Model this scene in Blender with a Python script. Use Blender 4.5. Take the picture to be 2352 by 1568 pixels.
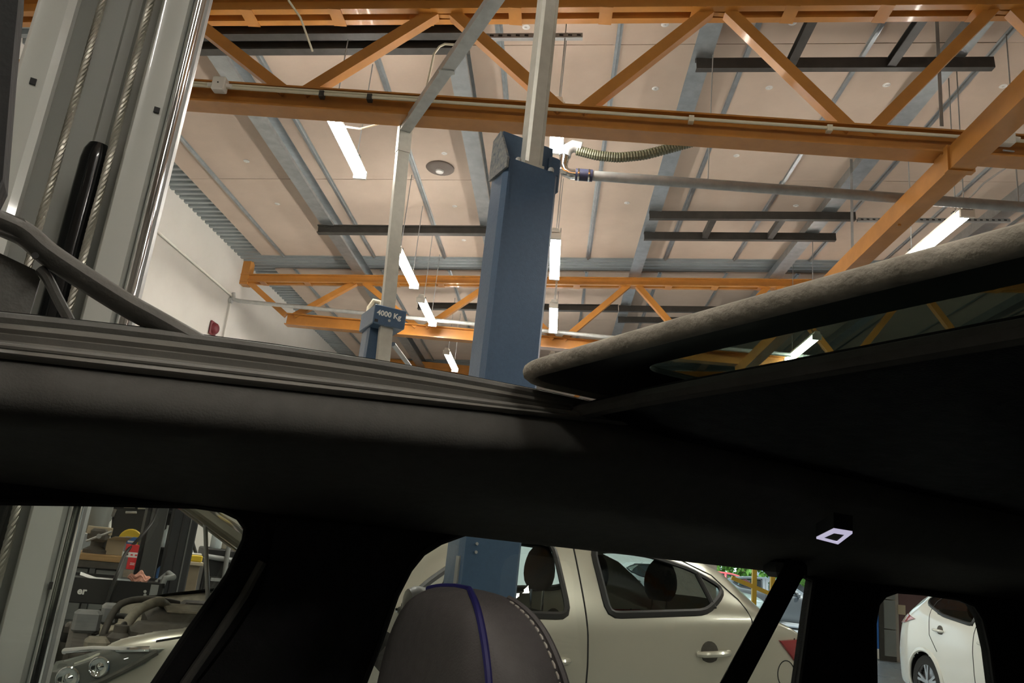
import bpy, math, random
import numpy as np
from mathutils import Vector, Matrix
random.seed(7)
for o in list(bpy.data.objects): bpy.data.objects.remove(o, do_unlink=True)
S = bpy.context.scene
COL = S.collection
# ------------------------------------------------------------------ camera
W, H, F = 2352., 1568., 1800.
CAMZ = 1.3
HS = 0.107
_Y = Vector((1257 - W/2, 1285 - H/2, F)).normalized()
_n = _Y.cross(Vector((1, HS, 0))).normalized()
_Z = _n if _n.y < 0 else -_n
_X = _Y.cross(_Z).normalized()
if _X.x < 0: _X = -_X
R3 = Matrix((_X, _Y, _Z))                       # world = R3 @ cam (x right, y down, z forward)
cam = bpy.data.cameras.new('camera'); camo = bpy.data.objects.new('camera', cam); COL.objects.link(camo)
cam.sensor_width = 36.; cam.sensor_fit = 'HORIZONTAL'; cam.lens = 36.*F/W
cam.clip_start = 0.02; cam.clip_end = 300
camo.matrix_world = Matrix.Translation((0, 0, CAMZ)) @ (R3 @ Matrix(((1,0,0),(0,-1,0),(0,0,-1)))).to_4x4()
S.camera = camo
# ------------------------------------------------------------------ world, exposure
wd = bpy.data.worlds.new('sky'); S.world = wd; wd.use_nodes = True
nt = wd.node_tree; nt.nodes.clear()
wo = nt.nodes.new('ShaderNodeOutputWorld'); bg = nt.nodes.new('ShaderNodeBackground')
sk = nt.nodes.new('ShaderNodeTexSky'); sk.sky_type = 'HOSEK_WILKIE'; sk.turbidity = 6; sk.sun_direction = (0.5, -0.4, 0.75)
bg.inputs[1].default_value = 3.2
hz = nt.nodes.new('ShaderNodeMix'); hz.data_type = 'RGBA'; hz.inputs[0].default_value = 0.55
hz.inputs[7].default_value = (0.75, 0.9, 1.0, 1)
nt.links.new(sk.outputs[0], hz.inputs[6]); nt.links.new(hz.outputs[2], bg.inputs[0]); nt.links.new(bg.outputs[0], wo.inputs[0])
sun = bpy.data.lights.new('sun', 'SUN'); sun.energy = 4.0; sun.angle = 0.05; sun.color = (1, .95, .85)
suno = bpy.data.objects.new('sun', sun); COL.objects.link(suno); suno.rotation_euler = (math.radians(38), math.radians(20), 0)
suno.location = (6, 30, 14)
S.view_settings.view_transform = 'Standard'; S.view_settings.look = 'None'
S.view_settings.exposure = 0.0; S.view_settings.gamma = 1.0; S.view_settings.use_curve_mapping = False
LAMP_POWER = 95.0

# ------------------------------------------------------------------ pixel / frame helpers
def ray(x, y): return R3 @ Vector((x - W/2, y - H/2, F))
C0 = Vector((0, 0, CAMZ))
def atY(x, y, Y): d = ray(x, y); return C0 + d*(Y/d.y)
def atX(x, y, X): d = ray(x, y); return C0 + d*(X/d.x)
def atZ(x, y, z): d = ray(x, y); return C0 + d*((z - CAMZ)/d.z)
YAW = math.radians(30)
FU = Vector((math.cos(YAW), math.sin(YAW), 0)); FV = Vector((-math.sin(YAW), math.cos(YAW), 0))
def UV(u, v, z): return FU*u + FV*v + Vector((0, 0, z))         # car frame to world, z above floor
def uvz(x, y, v):                                              # pixel on the plane v = const, in car frame
    d = ray(x, y); P = d*(v/d.dot(FV)); return (P.dot(FU), v, P.z + CAMZ)
def uvu(x, y, u):
    d = ray(x, y); P = d*(u/d.dot(FU)); return (u, P.dot(FV), P.z + CAMZ)
def atV(x, y, v): return UV(*uvz(x, y, v))
SL = 0.077
CE, PU, TC = 4.35 + CAMZ, 4.15 + CAMZ, 4.03 + CAMZ               # ceiling, purlin bottom, top chord bottom at X = 0
def cz(X, base=CE): return base + SL*X
def atC(x, y, base): d = ray(x, y); t = (base - CAMZ)/(d.z - SL*d.x); return C0 + d*t

# ------------------------------------------------------------------ materials
M = {}
def mat(name, col, rough=.5, metal=0., noise=0., nscale=8., bump=0., bscale=60., spec=.5, coat=0., col2=None, emit=None, estr=0., stretch=None, trans=0., alpha=None):
    m = bpy.data.materials.new(name); m.use_nodes = True; nt = m.node_tree
    b = nt.nodes['Principled BSDF']; L = nt.links.new
    b.inputs['Base Color'].default_value = (*col, 1); b.inputs['Roughness'].default_value = rough
    b.inputs['Metallic'].default_value = metal; b.inputs['Specular IOR Level'].default_value = spec
    b.inputs['Coat Weight'].default_value = coat; b.inputs['Coat Roughness'].default_value = .06
    tc = nt.nodes.new('ShaderNodeTexCoord')
    src = tc.outputs['Object']
    if stretch:
        mp = nt.nodes.new('ShaderNodeMapping'); mp.inputs['Scale'].default_value = stretch; L(src, mp.inputs[0]); src = mp.outputs[0]
    if noise > 0:
        n = nt.nodes.new('ShaderNodeTexNoise'); n.inputs['Scale'].default_value = nscale; n.inputs['Detail'].default_value = 6
        n.inputs['Roughness'].default_value = .6
        L(src, n.inputs['Vector'])
        r = nt.nodes.new('ShaderNodeValToRGB'); r.color_ramp.elements[0].position = .3; r.color_ramp.elements[1].position = .72
        c2 = col2 if col2 else tuple(c*(1 - noise) for c in col)
        r.color_ramp.elements[0].color = (*c2, 1); r.color_ramp.elements[1].color = (*col, 1)
        L(n.outputs['Fac'], r.inputs[0]); L(r.outputs[0], b.inputs['Base Color'])
        q = nt.nodes.new('ShaderNodeMapRange'); q.inputs[3].default_value = min(1, rough*1.2); q.inputs[4].default_value = rough*.8
        L(n.outputs['Fac'], q.inputs[0]); L(q.outputs[0], b.inputs['Roughness'])
    if bump > 0:
        n2 = nt.nodes.new('ShaderNodeTexNoise'); n2.inputs['Scale'].default_value = bscale; n2.inputs['Detail'].default_value = 3
        L(src, n2.inputs['Vector'])
        bp = nt.nodes.new('ShaderNodeBump'); bp.inputs['Strength'].default_value = bump; bp.inputs['Distance'].default_value = .01
        L(n2.outputs['Fac'], bp.inputs['Height']); L(bp.outputs[0], b.inputs['Normal'])
    if emit:
        b.inputs['Emission Color'].default_value = (*emit, 1); b.inputs['Emission Strength'].default_value = estr
    M[name] = m; return m
def glass(name, tint, refl=.06, rough=.0):
    m = bpy.data.materials.new(name); m.use_nodes = True; nt = m.node_tree; nt.nodes.clear(); L = nt.links.new
    o = nt.nodes.new('ShaderNodeOutputMaterial'); t = nt.nodes.new('ShaderNodeBsdfTransparent'); t.inputs[0].default_value = (*tint, 1)
    g = nt.nodes.new('ShaderNodeBsdfGlossy'); g.inputs['Roughness'].default_value = rough; g.inputs[0].default_value = (1, 1, 1, 1)
    lw = nt.nodes.new('ShaderNodeLayerWeight'); lw.inputs[0].default_value = .5
    pw = nt.nodes.new('ShaderNodeMath'); pw.operation = 'POWER'; pw.inputs[1].default_value = 5.; L(lw.outputs['Facing'], pw.inputs[0])
    fr = nt.nodes.new('ShaderNodeMath'); fr.operation = 'MULTIPLY_ADD'; fr.inputs[1].default_value = .5; fr.inputs[2].default_value = .025; L(pw.outputs[0], fr.inputs[0])
    mx = nt.nodes.new('ShaderNodeMixShader'); L(fr.outputs[0], mx.inputs[0]); L(t.outputs[0], mx.inputs[1]); L(g.outputs[0], mx.inputs[2])
    L(mx.outputs[0], o.inputs[0]); M[name] = m; return m
mat('board', (.585, .47, .38), .75, noise=.14, nscale=1.6, bump=.08, bscale=30, spec=.3)
mat('galv', (.58, .59, .57), .40, .45, noise=.22, nscale=14, bump=.05)
mat('galv_dull', (.38, .39, .385), .5, .4, noise=.25, nscale=9)
mat('galv_roof', (.44, .47, .48), .36, .8, noise=.25, nscale=9)
mat('mast_metal', (.70, .68, .60), .45, .25, noise=.15, nscale=16)
mat('deck', (.37, .41, .42), .5, .45, noise=.15, nscale=3)
mat('orange', (.54, .225, .042), .38, 0, noise=.22, nscale=5, bump=.05, bscale=25, coat=.15)
mat('dark_steel', (.060, .056, .050), .5, .2, noise=.3, nscale=10)
mat('wall', (.60, .575, .525), .7, noise=.07, nscale=2, bump=.06, bscale=90)
mat('wall_brown', (.16, .09, .09), .6, noise=.2, nscale=3)
mat('wall_end', (.62, .58, .52), .7, noise=.1, nscale=2)
mat('floor', (.34, .36, .36), .28, noise=.25, nscale=1.4, bump=.05, bscale=40)
mat('asphalt', (.32, .33, .34), .85, noise=.2, nscale=6, bump=.3, bscale=80)
mat('white_plastic', (.78, .75, .68), .45)
mat('pvc', (.72, .66, .5), .4)
mat('black_plastic', (.018, .018, .018), .45, bump=.06, bscale=200)
mat('black_gloss', (.012, .013, .014), .16, coat=.3)
mat('rubber', (.025, .025, .025), .75, bump=.1, bscale=150)
mat('grey_rubber', (.15, .145, .13), .55, noise=.3, nscale=20, bump=.15, bscale=120)
mat('grey_rail', (.20, .19, .17), .48, noise=.15, nscale=25, bump=.05, bscale=160)
mat('dusty_seal', (.55, .50, .41), .8, noise=.5, nscale=30, col2=(.30, .27, .22), bump=.3, bscale=140)
mat('headliner', (.11, .106, .098), .95, noise=.12, nscale=60, bump=.12, bscale=420, spec=.1)
mat('trim_dark', (.020, .020, .021), .7, noise=.2, nscale=50, bump=.2, bscale=380, spec=.2)
mat('leather', (.12, .11, .108), .5, noise=.12, nscale=90, bump=.12, bscale=520, spec=.35)
mat('blue_piping', (.022, .020, .13), .5)
mat('stitch', (.52, .48, .42), .7)
mat('belt_web', (.014, .014, .015), .85, bump=.3, bscale=300)
mat('frit', (.018, .019, .018), .35)
mat('grey_paint', (.62, .63, .58), .3, 0, noise=.03, nscale=3, bump=.04, bscale=70, coat=.5)
mat('chrome', (.75, .76, .76), .09, 1.)
mat('rope', (.58, .56, .48), .4, .7, noise=.25, nscale=80)
mat('blue_paint', (.075, .135, .225), .38, 0, noise=.12, nscale=70, bump=.06, bscale=160, coat=.25)
mat('blue_dusty', (.35, .34, .30), .55, .2, noise=.7, nscale=45, col2=(.10, .13, .17))
mat('blue_leaf', (.03, .16, .52), .45, noise=.1, nscale=4)
mat('silver_car', (.60, .58, .48), .30, .45, coat=.9)
mat('white_car', (.72, .72, .68), .3, 0, coat=.9)
mat('red_car', (.55, .03, .035), .3, 0, coat=.9)
mat('grey_car', (.10, .11, .12), .3, .4, coat=.9)
mat('blue_car', (.06, .14, .30), .3, .3, coat=.9)
mat('tyre', (.02, .02, .02), .8, bump=.2, bscale=60)
mat('alloy', (.45, .45, .46), .3, .9)
mat('red_lamp', (.34, .012, .02), .12, coat=.8)
mat('lamp_clear', (.62, .64, .62), .06, .55, coat=1.)
mat('lamp_base', (.16, .16, .15), .25, .3)
mat('seat_fabric', (.012, .012, .013), .9, bump=.2, bscale=200)
mat('engine_cast', (.44, .40, .31), .6, .2, noise=.5, nscale=14, bump=.2, bscale=40)
mat('engine_black', (.12, .108, .09), .6, noise=.4, nscale=18)
mat('hose_green', (.10, .105, .06), .6, noise=.2, nscale=30)
mat('coupling', (.02, .024, .06), .5)
mat('cable_black', (.012, .012, .012), .5)
mat('hose_blue', (.06, .17, .42), .45)
mat('wood', (.62, .38, .16), .55, noise=.25, nscale=6, stretch=(1, 12, 12))
mat('brown_board', (.26, .21, .14), .7, noise=.25, nscale=5)
mat('card', (.56, .48, .34), .8, noise=.12, nscale=8)
mat('drawer', (.22, .235, .225), .5, noise=.08, nscale=5)
mat('locker', (.13, .135, .13), .5, noise=.1, nscale=5)
mat('red_card', (.66, .03, .035), .5)
mat('paper', (.82, .82, .80), .8)
mat('rag', (.78, .40, .30), .95, noise=.3, nscale=25)
mat('yellow', (.75, .52, .03), .5)
mat('bottle', (.66, .74, .76), .35)
mat('text_white', (.85, .85, .80), .6)
mat('alarm_red', (.13, .014, .02), .5)
mat('washer', (.78, .77, .74), .35, .3)
mat('vent', (.16, .13, .11), .6)
mat('leaf', (.14, .34, .045), .7, noise=.5, nscale=9)
mat('bark', (.18, .12, .07), .9)
mat('yellow_post', (.62, .36, .03), .5)
mat('dark_post', (.038, .040, .042), .45, .2, noise=.2, nscale=10)
mat('building', (.42, .48, .55), .8, noise=.1)
mat('tube_on', (1, 1, 1), .5, emit=(1.0, .955, .87), estr=LAMP_POWER)
mat('dome_on', (.7, .68, .75), .5, emit=(.62, .58, .78), estr=.75)
glass('clear_glass', (.93, .96, .94)); glass('sunroof_glass', (.42, .49, .45)); glass('privacy_glass', (.34, .38, .36))

# ------------------------------------------------------------------ mesh builder
MATX = {}
def thing(name, label, cat, loc=(0, 0, 0), rz=0., group=None):
    o = bpy.data.objects.new(name, None); COL.objects.link(o); o.empty_display_size = .1
    o.location = loc; o.rotation_euler = (0, 0, rz); o['label'] = label; o['category'] = cat
    if group: o['group'] = group
    MATX[o.name] = Matrix.Translation(loc) @ Matrix.Rotation(rz, 4, 'Z'); return o
def frame_from(d, up=(0, 0, 1)):
    d = Vector(d).normalized(); up = Vector(up)
    if abs(d.dot(up)) > .99: up = Vector((1, 0, 0)) if abs(d.x) < .9 else Vector((0, 1, 0))
    s = d.cross(up).normalized(); return d, s, s.cross(d).normalized()
class MB:
    def __init__(s): s.v = []; s.f = []
    def add(s, vs, fs):
        n = len(s.v); s.v += [tuple(p) for p in vs]; s.f += [tuple(i + n for i in f) for f in fs]; return s
    def box(s, x0, x1, y0, y1, z0, z1):
        return s.add([(x, y, z) for z in (z0, z1) for y in (y0, y1) for x in (x0, x1)],
                     [(0,2,3,1),(4,5,7,6),(0,1,5,4),(2,6,7,3),(0,4,6,2),(1,3,7,5)])
    def bbox(s, x0, x1, y0, y1, z0, z1, b=.01):               # chamfered box
        b = min(b, abs(x1-x0)*.45, abs(y1-y0)*.45, abs(z1-z0)*.45)
        prof = [(x0+b, y0), (x1-b, y0), (x1, y0+b), (x1, y1-b), (x1-b, y1), (x0+b, y1), (x0, y1-b), (x0, y0+b)]
        cx, cy = (x0+x1)/2, (y0+y1)/2
        def ins(k): return [(cx+(x-cx)*(1-k/abs(x1-x0)*2), cy+(y-cy)*(1-k/abs(y1-y0)*2)) for x, y in prof]
        rings = [[(x, y, z0) for x, y in ins(b)], [(x, y, z0+b) for x, y in prof], [(x, y, z1-b) for x, y in prof], [(x, y, z1) for x, y in ins(b)]]
        return s.loft(rings, closed=True, caps=True)
    def loft(s, rings, closed=False, caps=False):
        n = len(rings[0]); vs = [p for r in rings for p in r]; fs = []
        m = n if closed else n - 1
        for i in range(len(rings)-1):
            for j in range(m):
                a = i*n+j; b = i*n+(j+1) % n; fs.append((a, b, b+n, a+n))
        if caps: fs.append(tuple(range(n-1, -1, -1))); fs.append(tuple((len(rings)-1)*n + j for j in range(n)))
        return s.add(vs, fs)
    def sweep(s, p0, p1, prof, up=(0, 0, 1), caps=True):         # closed profile (side, up) along a line
        d, sd, u = frame_from(Vector(p1)-Vector(p0), up)
        r = [[Vector(p)+sd*a+u*b for a, b in prof] for p in (p0, p1)]
        return s.loft(r, True, caps)
    def beam(s, p0, p1, w, h, up=(0, 0, 1)):
        return s.sweep(p0, p1, [(-w/2, -h/2), (w/2, -h/2), (w/2, h/2), (-w/2, h/2)], up)
    def ibeam(s, p0, p1, w, h, t=.012, up=(0, 0, 1)):
        a, b = w/2, h/2; k = t/2
        return s.sweep(p0, p1, [(-a,-b),(a,-b),(a,-b+t),(k,-b+t),(k,b-t),(a,b-t),(a,b),(-a,b),(-a,b-t),(-k,b-t),(-k,-b+t),(-a,-b+t)], up)
    def channel(s, p0, p1, w, h, t=.008, up=(0, 0, 1), flip=1):  # C section open to +side*flip
        a, b = w/2*flip, h/2; t1 = t*flip
        return s.sweep(p0, p1, [(-a,-b),(a,-b),(a,-b+t),(-a+t1,-b+t),(-a+t1,b-t),(a,b-t),(a,b),(-a,b)], up)
    def tube(s, pts, r, n=8, caps=True, flat=1.):
        pts = [Vector(p) for p in pts]; rings = []; prev = None
        for i, p in enumerate(pts):
            d = (pts[min(i+1, len(pts)-1)] - pts[max(i-1, 0)])
            if d.length < 1e-9: d = Vector((0, 0, 1))
            d.normalize()
            if prev is None: _, sd, u = frame_from(d)
            else:
                u = prev - d*prev.dot(d)
                if u.length < 1e-6: _, _, u = frame_from(d)
                u.normalize(); sd = d.cross(u)
            prev = u; rr = r[i] if isinstance(r, (list, tuple)) else r
            rings.append([p + sd*math.cos(2*math.pi*k/n)*rr + u*math.sin(2*math.pi*k/n)*rr*flat for k in range(n)])
        return s.loft(rings, True, caps)
    def disc(s, c, nrm, r, h, n=16):
        d = Vector(nrm).normalized(); c = Vector(c); return s.tube([c, c + d*h], r, n)
    def lathe(s, c, prof, n=20, axis=(0, 0, 1), caps=True):                 # prof [(r, h)]
        d, sd, u = frame_from(axis); c = Vector(c)
        return s.loft([[c + d*h + (sd*math.cos(2*math.pi*k/n) + u*math.sin(2*math.pi*k/n))*r for k in range(n)] for r, h in prof], True, caps)
    def prism(s, poly, fn, d0, d1):                              # poly 2D, fn(a, b, d) -> point
        n = len(poly); vs = [fn(a, b, d0) for a, b in poly] + [fn(a, b, d1) for a, b in poly]
        fs = [tuple(range(n-1, -1, -1)), tuple(range(n, 2*n))] + [(i, (i+1) % n, (i+1) % n+n, i+n) for i in range(n)]
        return s.add(vs, fs)
    def tri_ring(s, outer, holes, fn, d0, d1):                   # filled polygon with holes, thick
        from mathutils.geometry import delaunay_2d_cdt
        pts = []; edges = []
        for loop in [outer] + holes:
            b = len(pts); pts += [Vector(p) for p in loop]; edges += [(b+i, b+(i+1) % len(loop)) for i in range(len(loop))]
        vo, eo, fo, *_ = delaunay_2d_cdt(pts, edges, [], 0, 1e-6)
        def inside(p, poly):
            c = False; j = len(poly)-1
            for i in range(len(poly)):
                if (poly[i][1] > p[1]) != (poly[j][1] > p[1]) and p[0] < (poly[j][0]-poly[i][0])*(p[1]-poly[i][1])/(poly[j][1]-poly[i][1]) + poly[i][0]: c = not c
                j = i
            return c
        keep = []
        for f in fo:
            c = (sum(vo[i].x for i in f)/len(f), sum(vo[i].y for i in f)/len(f))
            if inside(c, outer) and not any(inside(c, h) for h in holes): keep.append(f)
        n = len(vo); fs = []; cnt = {}
        for f in keep:
            fs.append(tuple(f)); fs.append(tuple(i+n for i in reversed(f)))
            for i in range(len(f)):
                e = (f[i], f[(i+1) % len(f)]); cnt[e] = 1
        for (a, b) in cnt:
            if (b, a) not in cnt: fs.append((b, a, a+n, b+n))
        return s.add([fn(p.x, p.y, d0) for p in vo] + [fn(p.x, p.y, d1) for p in vo], fs)
    def fr(s): s.v = [tuple(UV(*p)) for p in s.v]; return s       # car frame to world
    def build(s, name, m, parent=None, smooth=False, local=False, angle=40):
        me = bpy.data.meshes.new(name); vs = s.v
        off = None
        if parent is not None and not local:
            inv = MATX[parent.name].inverted(); vs = [tuple(inv @ Vector(p)) for p in vs]
        if parent is None:
            A = np.array(vs); off = ((A[:,0].min()+A[:,0].max())/2, (A[:,1].min()+A[:,1].max())/2, A[:,2].min())
            vs = [(x-off[0], y-off[1], z-off[2]) for x, y, z in vs]
        me.from_pydata(vs, [], s.f); me.validate()
        import bmesh
        bm = bmesh.new(); bm.from_mesh(me); bmesh.ops.recalc_face_normals(bm, faces=bm.faces)
        if smooth:
            for f in bm.faces: f.smooth = True
            ca = math.radians(angle)
            for e in bm.edges:
                if len(e.link_faces) == 2 and e.calc_face_angle(0) > ca: e.smooth = False
        bm.to_mesh(me); bm.free()
        me.materials.append(M[m])
        o = bpy.data.objects.new(name, me); COL.objects.link(o)
        if parent is not None: o.parent = parent; MATX[o.name] = MATX[parent.name]
        else: o.location = off; MATX[o.name] = Matrix.Translation(off)
        return o
def tag(o, label, cat, group=None):
    o['label'] = label; o['category'] = cat
    if group: o['group'] = group
    return o
def struct(o): o['kind'] = 'structure'; return o
def text_mesh(name, txt, size, m, parent, mw, extrude=.001, bold=0.):
    c = bpy.data.curves.new('t', 'FONT'); c.body = txt; c.size = size; c.extrude = extrude; c.offset = bold; c.resolution_u = 3
    o = bpy.data.objects.new('t', c); COL.objects.link(o); bpy.context.view_layer.update()
    me = bpy.data.meshes.new_from_object(o.evaluated_get(bpy.context.evaluated_depsgraph_get()))
    bpy.data.objects.remove(o); bpy.data.curves.remove(c)
    me.transform(MATX[parent.name].inverted() @ mw); me.materials.clear(); me.materials.append(M[m]); me.name = name
    q = bpy.data.objects.new(name, me); COL.objects.link(q); q.parent = parent; return q

# ------------------------------------------------------------------ building shell
XL, XR, YB, YF = -5.10, 12.5, 18.0, -9.0
fl = struct(MB().box(XL-.3, XR+.3, YF-.3, YB+.3, -.12, 0).build('floor', 'floor'))
# expansion joints as real recessed strips would be hidden from here; slab drawn as one pour
wl = struct(MB().box(XL-.25, XL, YF, YB, 0, cz(XL)+.12).build('wall_left', 'wall'))
# back wall with two door openings
OP = [(-1.6, 2.6, 3.2), (3.7, 7.18, 3.4)]
mb = MB(); xs = XL
for a, b, h in OP:
    mb.box(xs, a, YB, YB+.25, 0, cz(xs)-.0+.3); mb.box(a, b, YB, YB+.25, h, cz(a)+.3); xs = b
mb.box(xs, 7.55, YB, YB+.25, 0, cz(xs)+.3)
wb = struct(mb.build('wall_back', 'wall_end'))
br = MB().box(7.55, XR, YB-.02, YB+.25, 0, cz(XR)+.3).build('brown_panel', 'wall_brown', wb)
wr = struct(MB().box(XR, XR+.25, YF, YB, 0, cz(XR)+.3).build('wall_right', 'wall_end'))
wf = struct(MB().box(XL-.25, XR+.25, YF-.25, YF, 0, cz(XR)+.3).build('wall_front', 'wall_end'))
# ceiling: ribbed steel deck, boards under it, battens, purlins
ce = thing('ceiling', 'ribbed roof deck with cream boards', 'ceiling'); del ce['label']; del ce['category']; ce['kind'] = 'structure'
mb = MB(); prof = []; y = YF-.2; p = .13
while y < YB+.3:
    prof += [(y, .0), (y+.055, .0), (y+.07, .045), (y+.115, .045)]; y += p
mb.loft([[(X, yy, cz(X)+.015+h) for yy, h in prof] for X in (XL-.25, XR+.25)])
mb.build('deck_sheet', 'deck', ce)
mb = MB(); mb.add([(X, yy, cz(X)+.12) for X in (XL-.25, XR+.25) for yy in (YF-.3, YB+.3)] + [(X, yy, cz(X)+.2) for X in (XL-.25, XR+.25) for yy in (YF-.3, YB+.3)],
   [(0,1,3,2),(4,6,7,5),(0,4,5,1),(2,3,7,6),(0,2,6,4),(1,5,7,3)])
mb.build('roof_slab', 'wall_end', ce)
bx = [-4.70, -4.37, -2.99, -1.925, -.80, .21, 1.345, 2.35, 3.44, 4.5, 5.57, 6.64, 7.7, 8.78, 9.85, 10.9, 12.45]
rows = [(-8.9, -6.7), (-6.7, -4.2), (-4.2, -1.7), (-1.7, .83), (.83, 3.37), (3.37, 5.9), (5.9, 8.43), (8.43, 10.9), (11.5, 14.0), (14.0, 16.55), (16.55, 17.2)]
for a, b in rows:
    for i in range(len(bx)-1):
        x0, x1 = bx[i], bx[i+1]; g = .004; j = random.uniform(-.004, .003)
        pts = [(x, yy, cz(x) + z + j) for z in (-.012, .012) for yy in (a+g, b-g) for x in (x0+g, x1-g)]
        MB().add(pts, [(0,2,3,1),(4,5,7,6),(0,1,5,4),(2,6,7,3),(0,4,6,2),(1,3,7,5)]).build('ceiling_board', 'board', ce)
for X in bx[1:-1]:
    for a, b in ((YF, 10.93), (11.47, 17.3)):
        z = cz(X) - .012
        MB().sweep((X, a, z), (X, b, z), [(-.034, 0), (-.034, -.003), (-.014, -.004), (-.012, -.024), (.012, -.024), (.014, -.004), (.034, -.003), (.034, 0)]).build('batten', 'galv_roof', ce)
PX = [-3.24 + 2.085*k for k in range(8)]
for X in PX:
    z = cz(X, PU); h = CE - PU - .015
    MB().sweep((X, YF, z), (X, YB, z), [(-.085, 0), (.06, 0), (.085, .0), (.085, .035), (.08, .035), (.08, .005), (-.03, .005), (-.03, h-.005), (.08, h-.005), (.08, h), (-.036, h), (-.036, .005), (-.085, .005)]).build('purlin', 'galv_roof', ce)
# washers that hold the boards, and a round vent
for x, y in ((1820, 52), (1527, 56), (1766, 201), (1505, 203), (1691, 357), (2036, 195), (1930, 344), (2304, 198), (1208, 62), (1440, 466), (566, 370), (637, 468), (1065, 551), (1020, 352), (1044, 473), (1828, 472), (498, 236)):
    p = atC(x, y, CE-.013); 
    q = MB().lathe(p, [(.004, -.014), (.010, -.013), (.011, -.006), (.030, -.005), (.036, -.001), (.036, .003)], 14)
    q.build('fixing_washer', 'washer', ce, True)
p = atC(1011, 384, CE-.013)
v = MB().lathe(p, [(.02, -.05), (.15, -.03), (.165, -.015), (.165, .0)], 24).build('round_vent', 'vent', ce, True)
MB().lathe(p + Vector((0, 0, -.05)), [(.005, -.02), (.045, -.015), (.05, .0), (.05, .01)], 16).build('vent_cone', 'washer', ce, True)

# ------------------------------------------------------------------ orange roof trusses
def truss(Y, label, xr=XR):
    t = thing('roof_truss', label, 'roof truss', (XL, Y, 4.34), 0, 'orange lattice roof trusses')
    zb0, zb1 = 4.32, 4.50; xa, xb = XL + .82, xr
    MB().ibeam((xa, Y, (zb0+zb1)/2), (xb, Y, (zb0+zb1)/2), .17, zb1-zb0, .014).build('bottom_chord', 'orange', t)
    # top chord: two angles with batten plates between
    A, B = Vector((XL, Y, cz(XL, TC))), Vector((xb, Y, cz(xb, TC)))
    for sgn, n in ((-1, 0), (1, 1)):
        o = Vector((0, .065*sgn, .06))
        MB().channel(A+o, B+o, .06, .12, .012, flip=-sgn).build('top_chord', 'orange', t)
    for k in range(26):
        X = XL + .35 + .69*k
        if X > xb: break
        MB().box(X-.05, X+.05, Y-.10, Y+.10, cz(X, TC)-.006, cz(X, TC)+.001).build('batten_plate', 'orange', t)
    nodes = [(XL+.05, 1), (XL+.86, 0)]
    k = 0
    while True:
        if PX[0]+2.085*k > xb: break
        nodes.append((PX[0]+2.085*k, 1)); nodes.append((PX[0]+2.085*k+1.04, 0)); k += 1
    for (x0, a), (x1, b) in zip(nodes, nodes[1:]):
        def P(x, top, dx): return Vector((x+dx, Y, cz(x, TC)+.02)) if top else Vector((x+dx, Y, zb1-.02))
        MB().beam(P(x0, a, .07), P(x1, b, -.07), .085, .085).build('diagonal', 'orange', t)
    for X in PX:
        if X < xb: MB().box(X-.09, X+.09, Y-.02, Y+.02, cz(X, TC)+.0, cz(X, PU)+.0).build('cleat', 'orange', t)
    return t
t1 = truss(5.13, 'nearest orange lattice truss, carrying white conduit and junction boxes')
t2 = truss(11.3, 'middle orange truss in front of the ribbed steel strip')
t3 = truss(17.3, 'farthest orange truss against the end wall')
MB().box(XL, 12, 17.22, 17.25, 5.1, 5.34).build('fascia', 'orange', t3)
# bearing stub at left end of middle truss
MB().box(XL, XL+.12, 11.22, 11.38, 4.9, 5.35).build('bearing_post', 'orange', t2)
# longitudinal orange tie beam, spliced
tb = thing('tie_beam', 'long orange box beam running away under the trusses, spliced on the right', 'beam', (2.56, 0, 4.1))
for y0, y1, dx in ((-4, 4.98, 0), (5.0, 11.3, 0)):
    MB().beam((2.56, y0, 4.21), (2.56, y1, 4.21), .15 if y1 < 5 else .14, .17 if y1 < 5 else .16).build('beam_length', 'orange', tb)
MB().box(2.47, 2.65, 4.93, 4.985, 4.115, 4.305).build('splice_collar', 'orange', tb)
MB().disc((2.54, 5.86, 4.13), (0, 0, -1), .012, .012).build('bolt', 'orange', tb)
for Y in (5.13, 11.3): MB().box(2.50, 2.62, Y-.05, Y+.05, 4.29, 4.325).build('packer', 'orange', tb)

# ------------------------------------------------------------------ dark trimmer frames below the purlins
FR = 4.05 + CAMZ
def rail_pts(xa, xb, y, base=FR):
    a, b = atC(xa, y, base), atC(xb, y, base); Y = (a.y+b.y)/2
    return Vector((a.x, Y, cz(a.x, base))), Vector((b.x, Y, cz(b.x, base)))
def hangers(t, a, b):
    for X in PX:
        if a.x-.1 < X < b.x+.1:
            MB().box(X-.05, X+.05, a.y-.02, a.y+.0, cz(X, FR)+.08, cz(X, PU)+.005).build('hanger_plate', 'dark_steel', t)
def frame(label, rails, rungs, ib=False, m='dark_steel'):
    pts = [rail_pts(*r) for r in rails]; a0 = pts[0][0]
    t = thing('trimmer_frame', label, 'steel frame', (a0.x, a0.y, a0.z), 0)
    for k, (a, b) in enumerate(pts):
        o = Vector((0, 0, .05))
        q = MB()
        (q.ibeam(a+o, b+o, .09, .11, .012) if ib else q.channel(a+o, b+o, .06, .10, .008, flip=-1)).build('rail', 'galv_dull' if (m == 'mix' and k == 1) else 'dark_steel', t)
        hangers(t, a, b)
    for (x0, y0, x1, y1) in rungs:
        (a, b), (c, d) = pts[0], pts[1]
        X0, X1 = atC(x0, y0, FR).x, atC(x1, y1, FR).x; X = (X0+X1)/2
        MB().channel((X, a.y, cz(X, FR)+.05), (X, c.y, cz(X, FR)+.05), .07, .08, .008).build('rung', 'dark_steel', t)
    return t
frame('dark steel ladder frame under the ceiling near the nearest truss, right side', [(1598, 2280, 160), (1640, 2400, 40)], [(1820, 150, 1870, 45), (2055, 150, 2120, 45)], m='mix')
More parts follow.
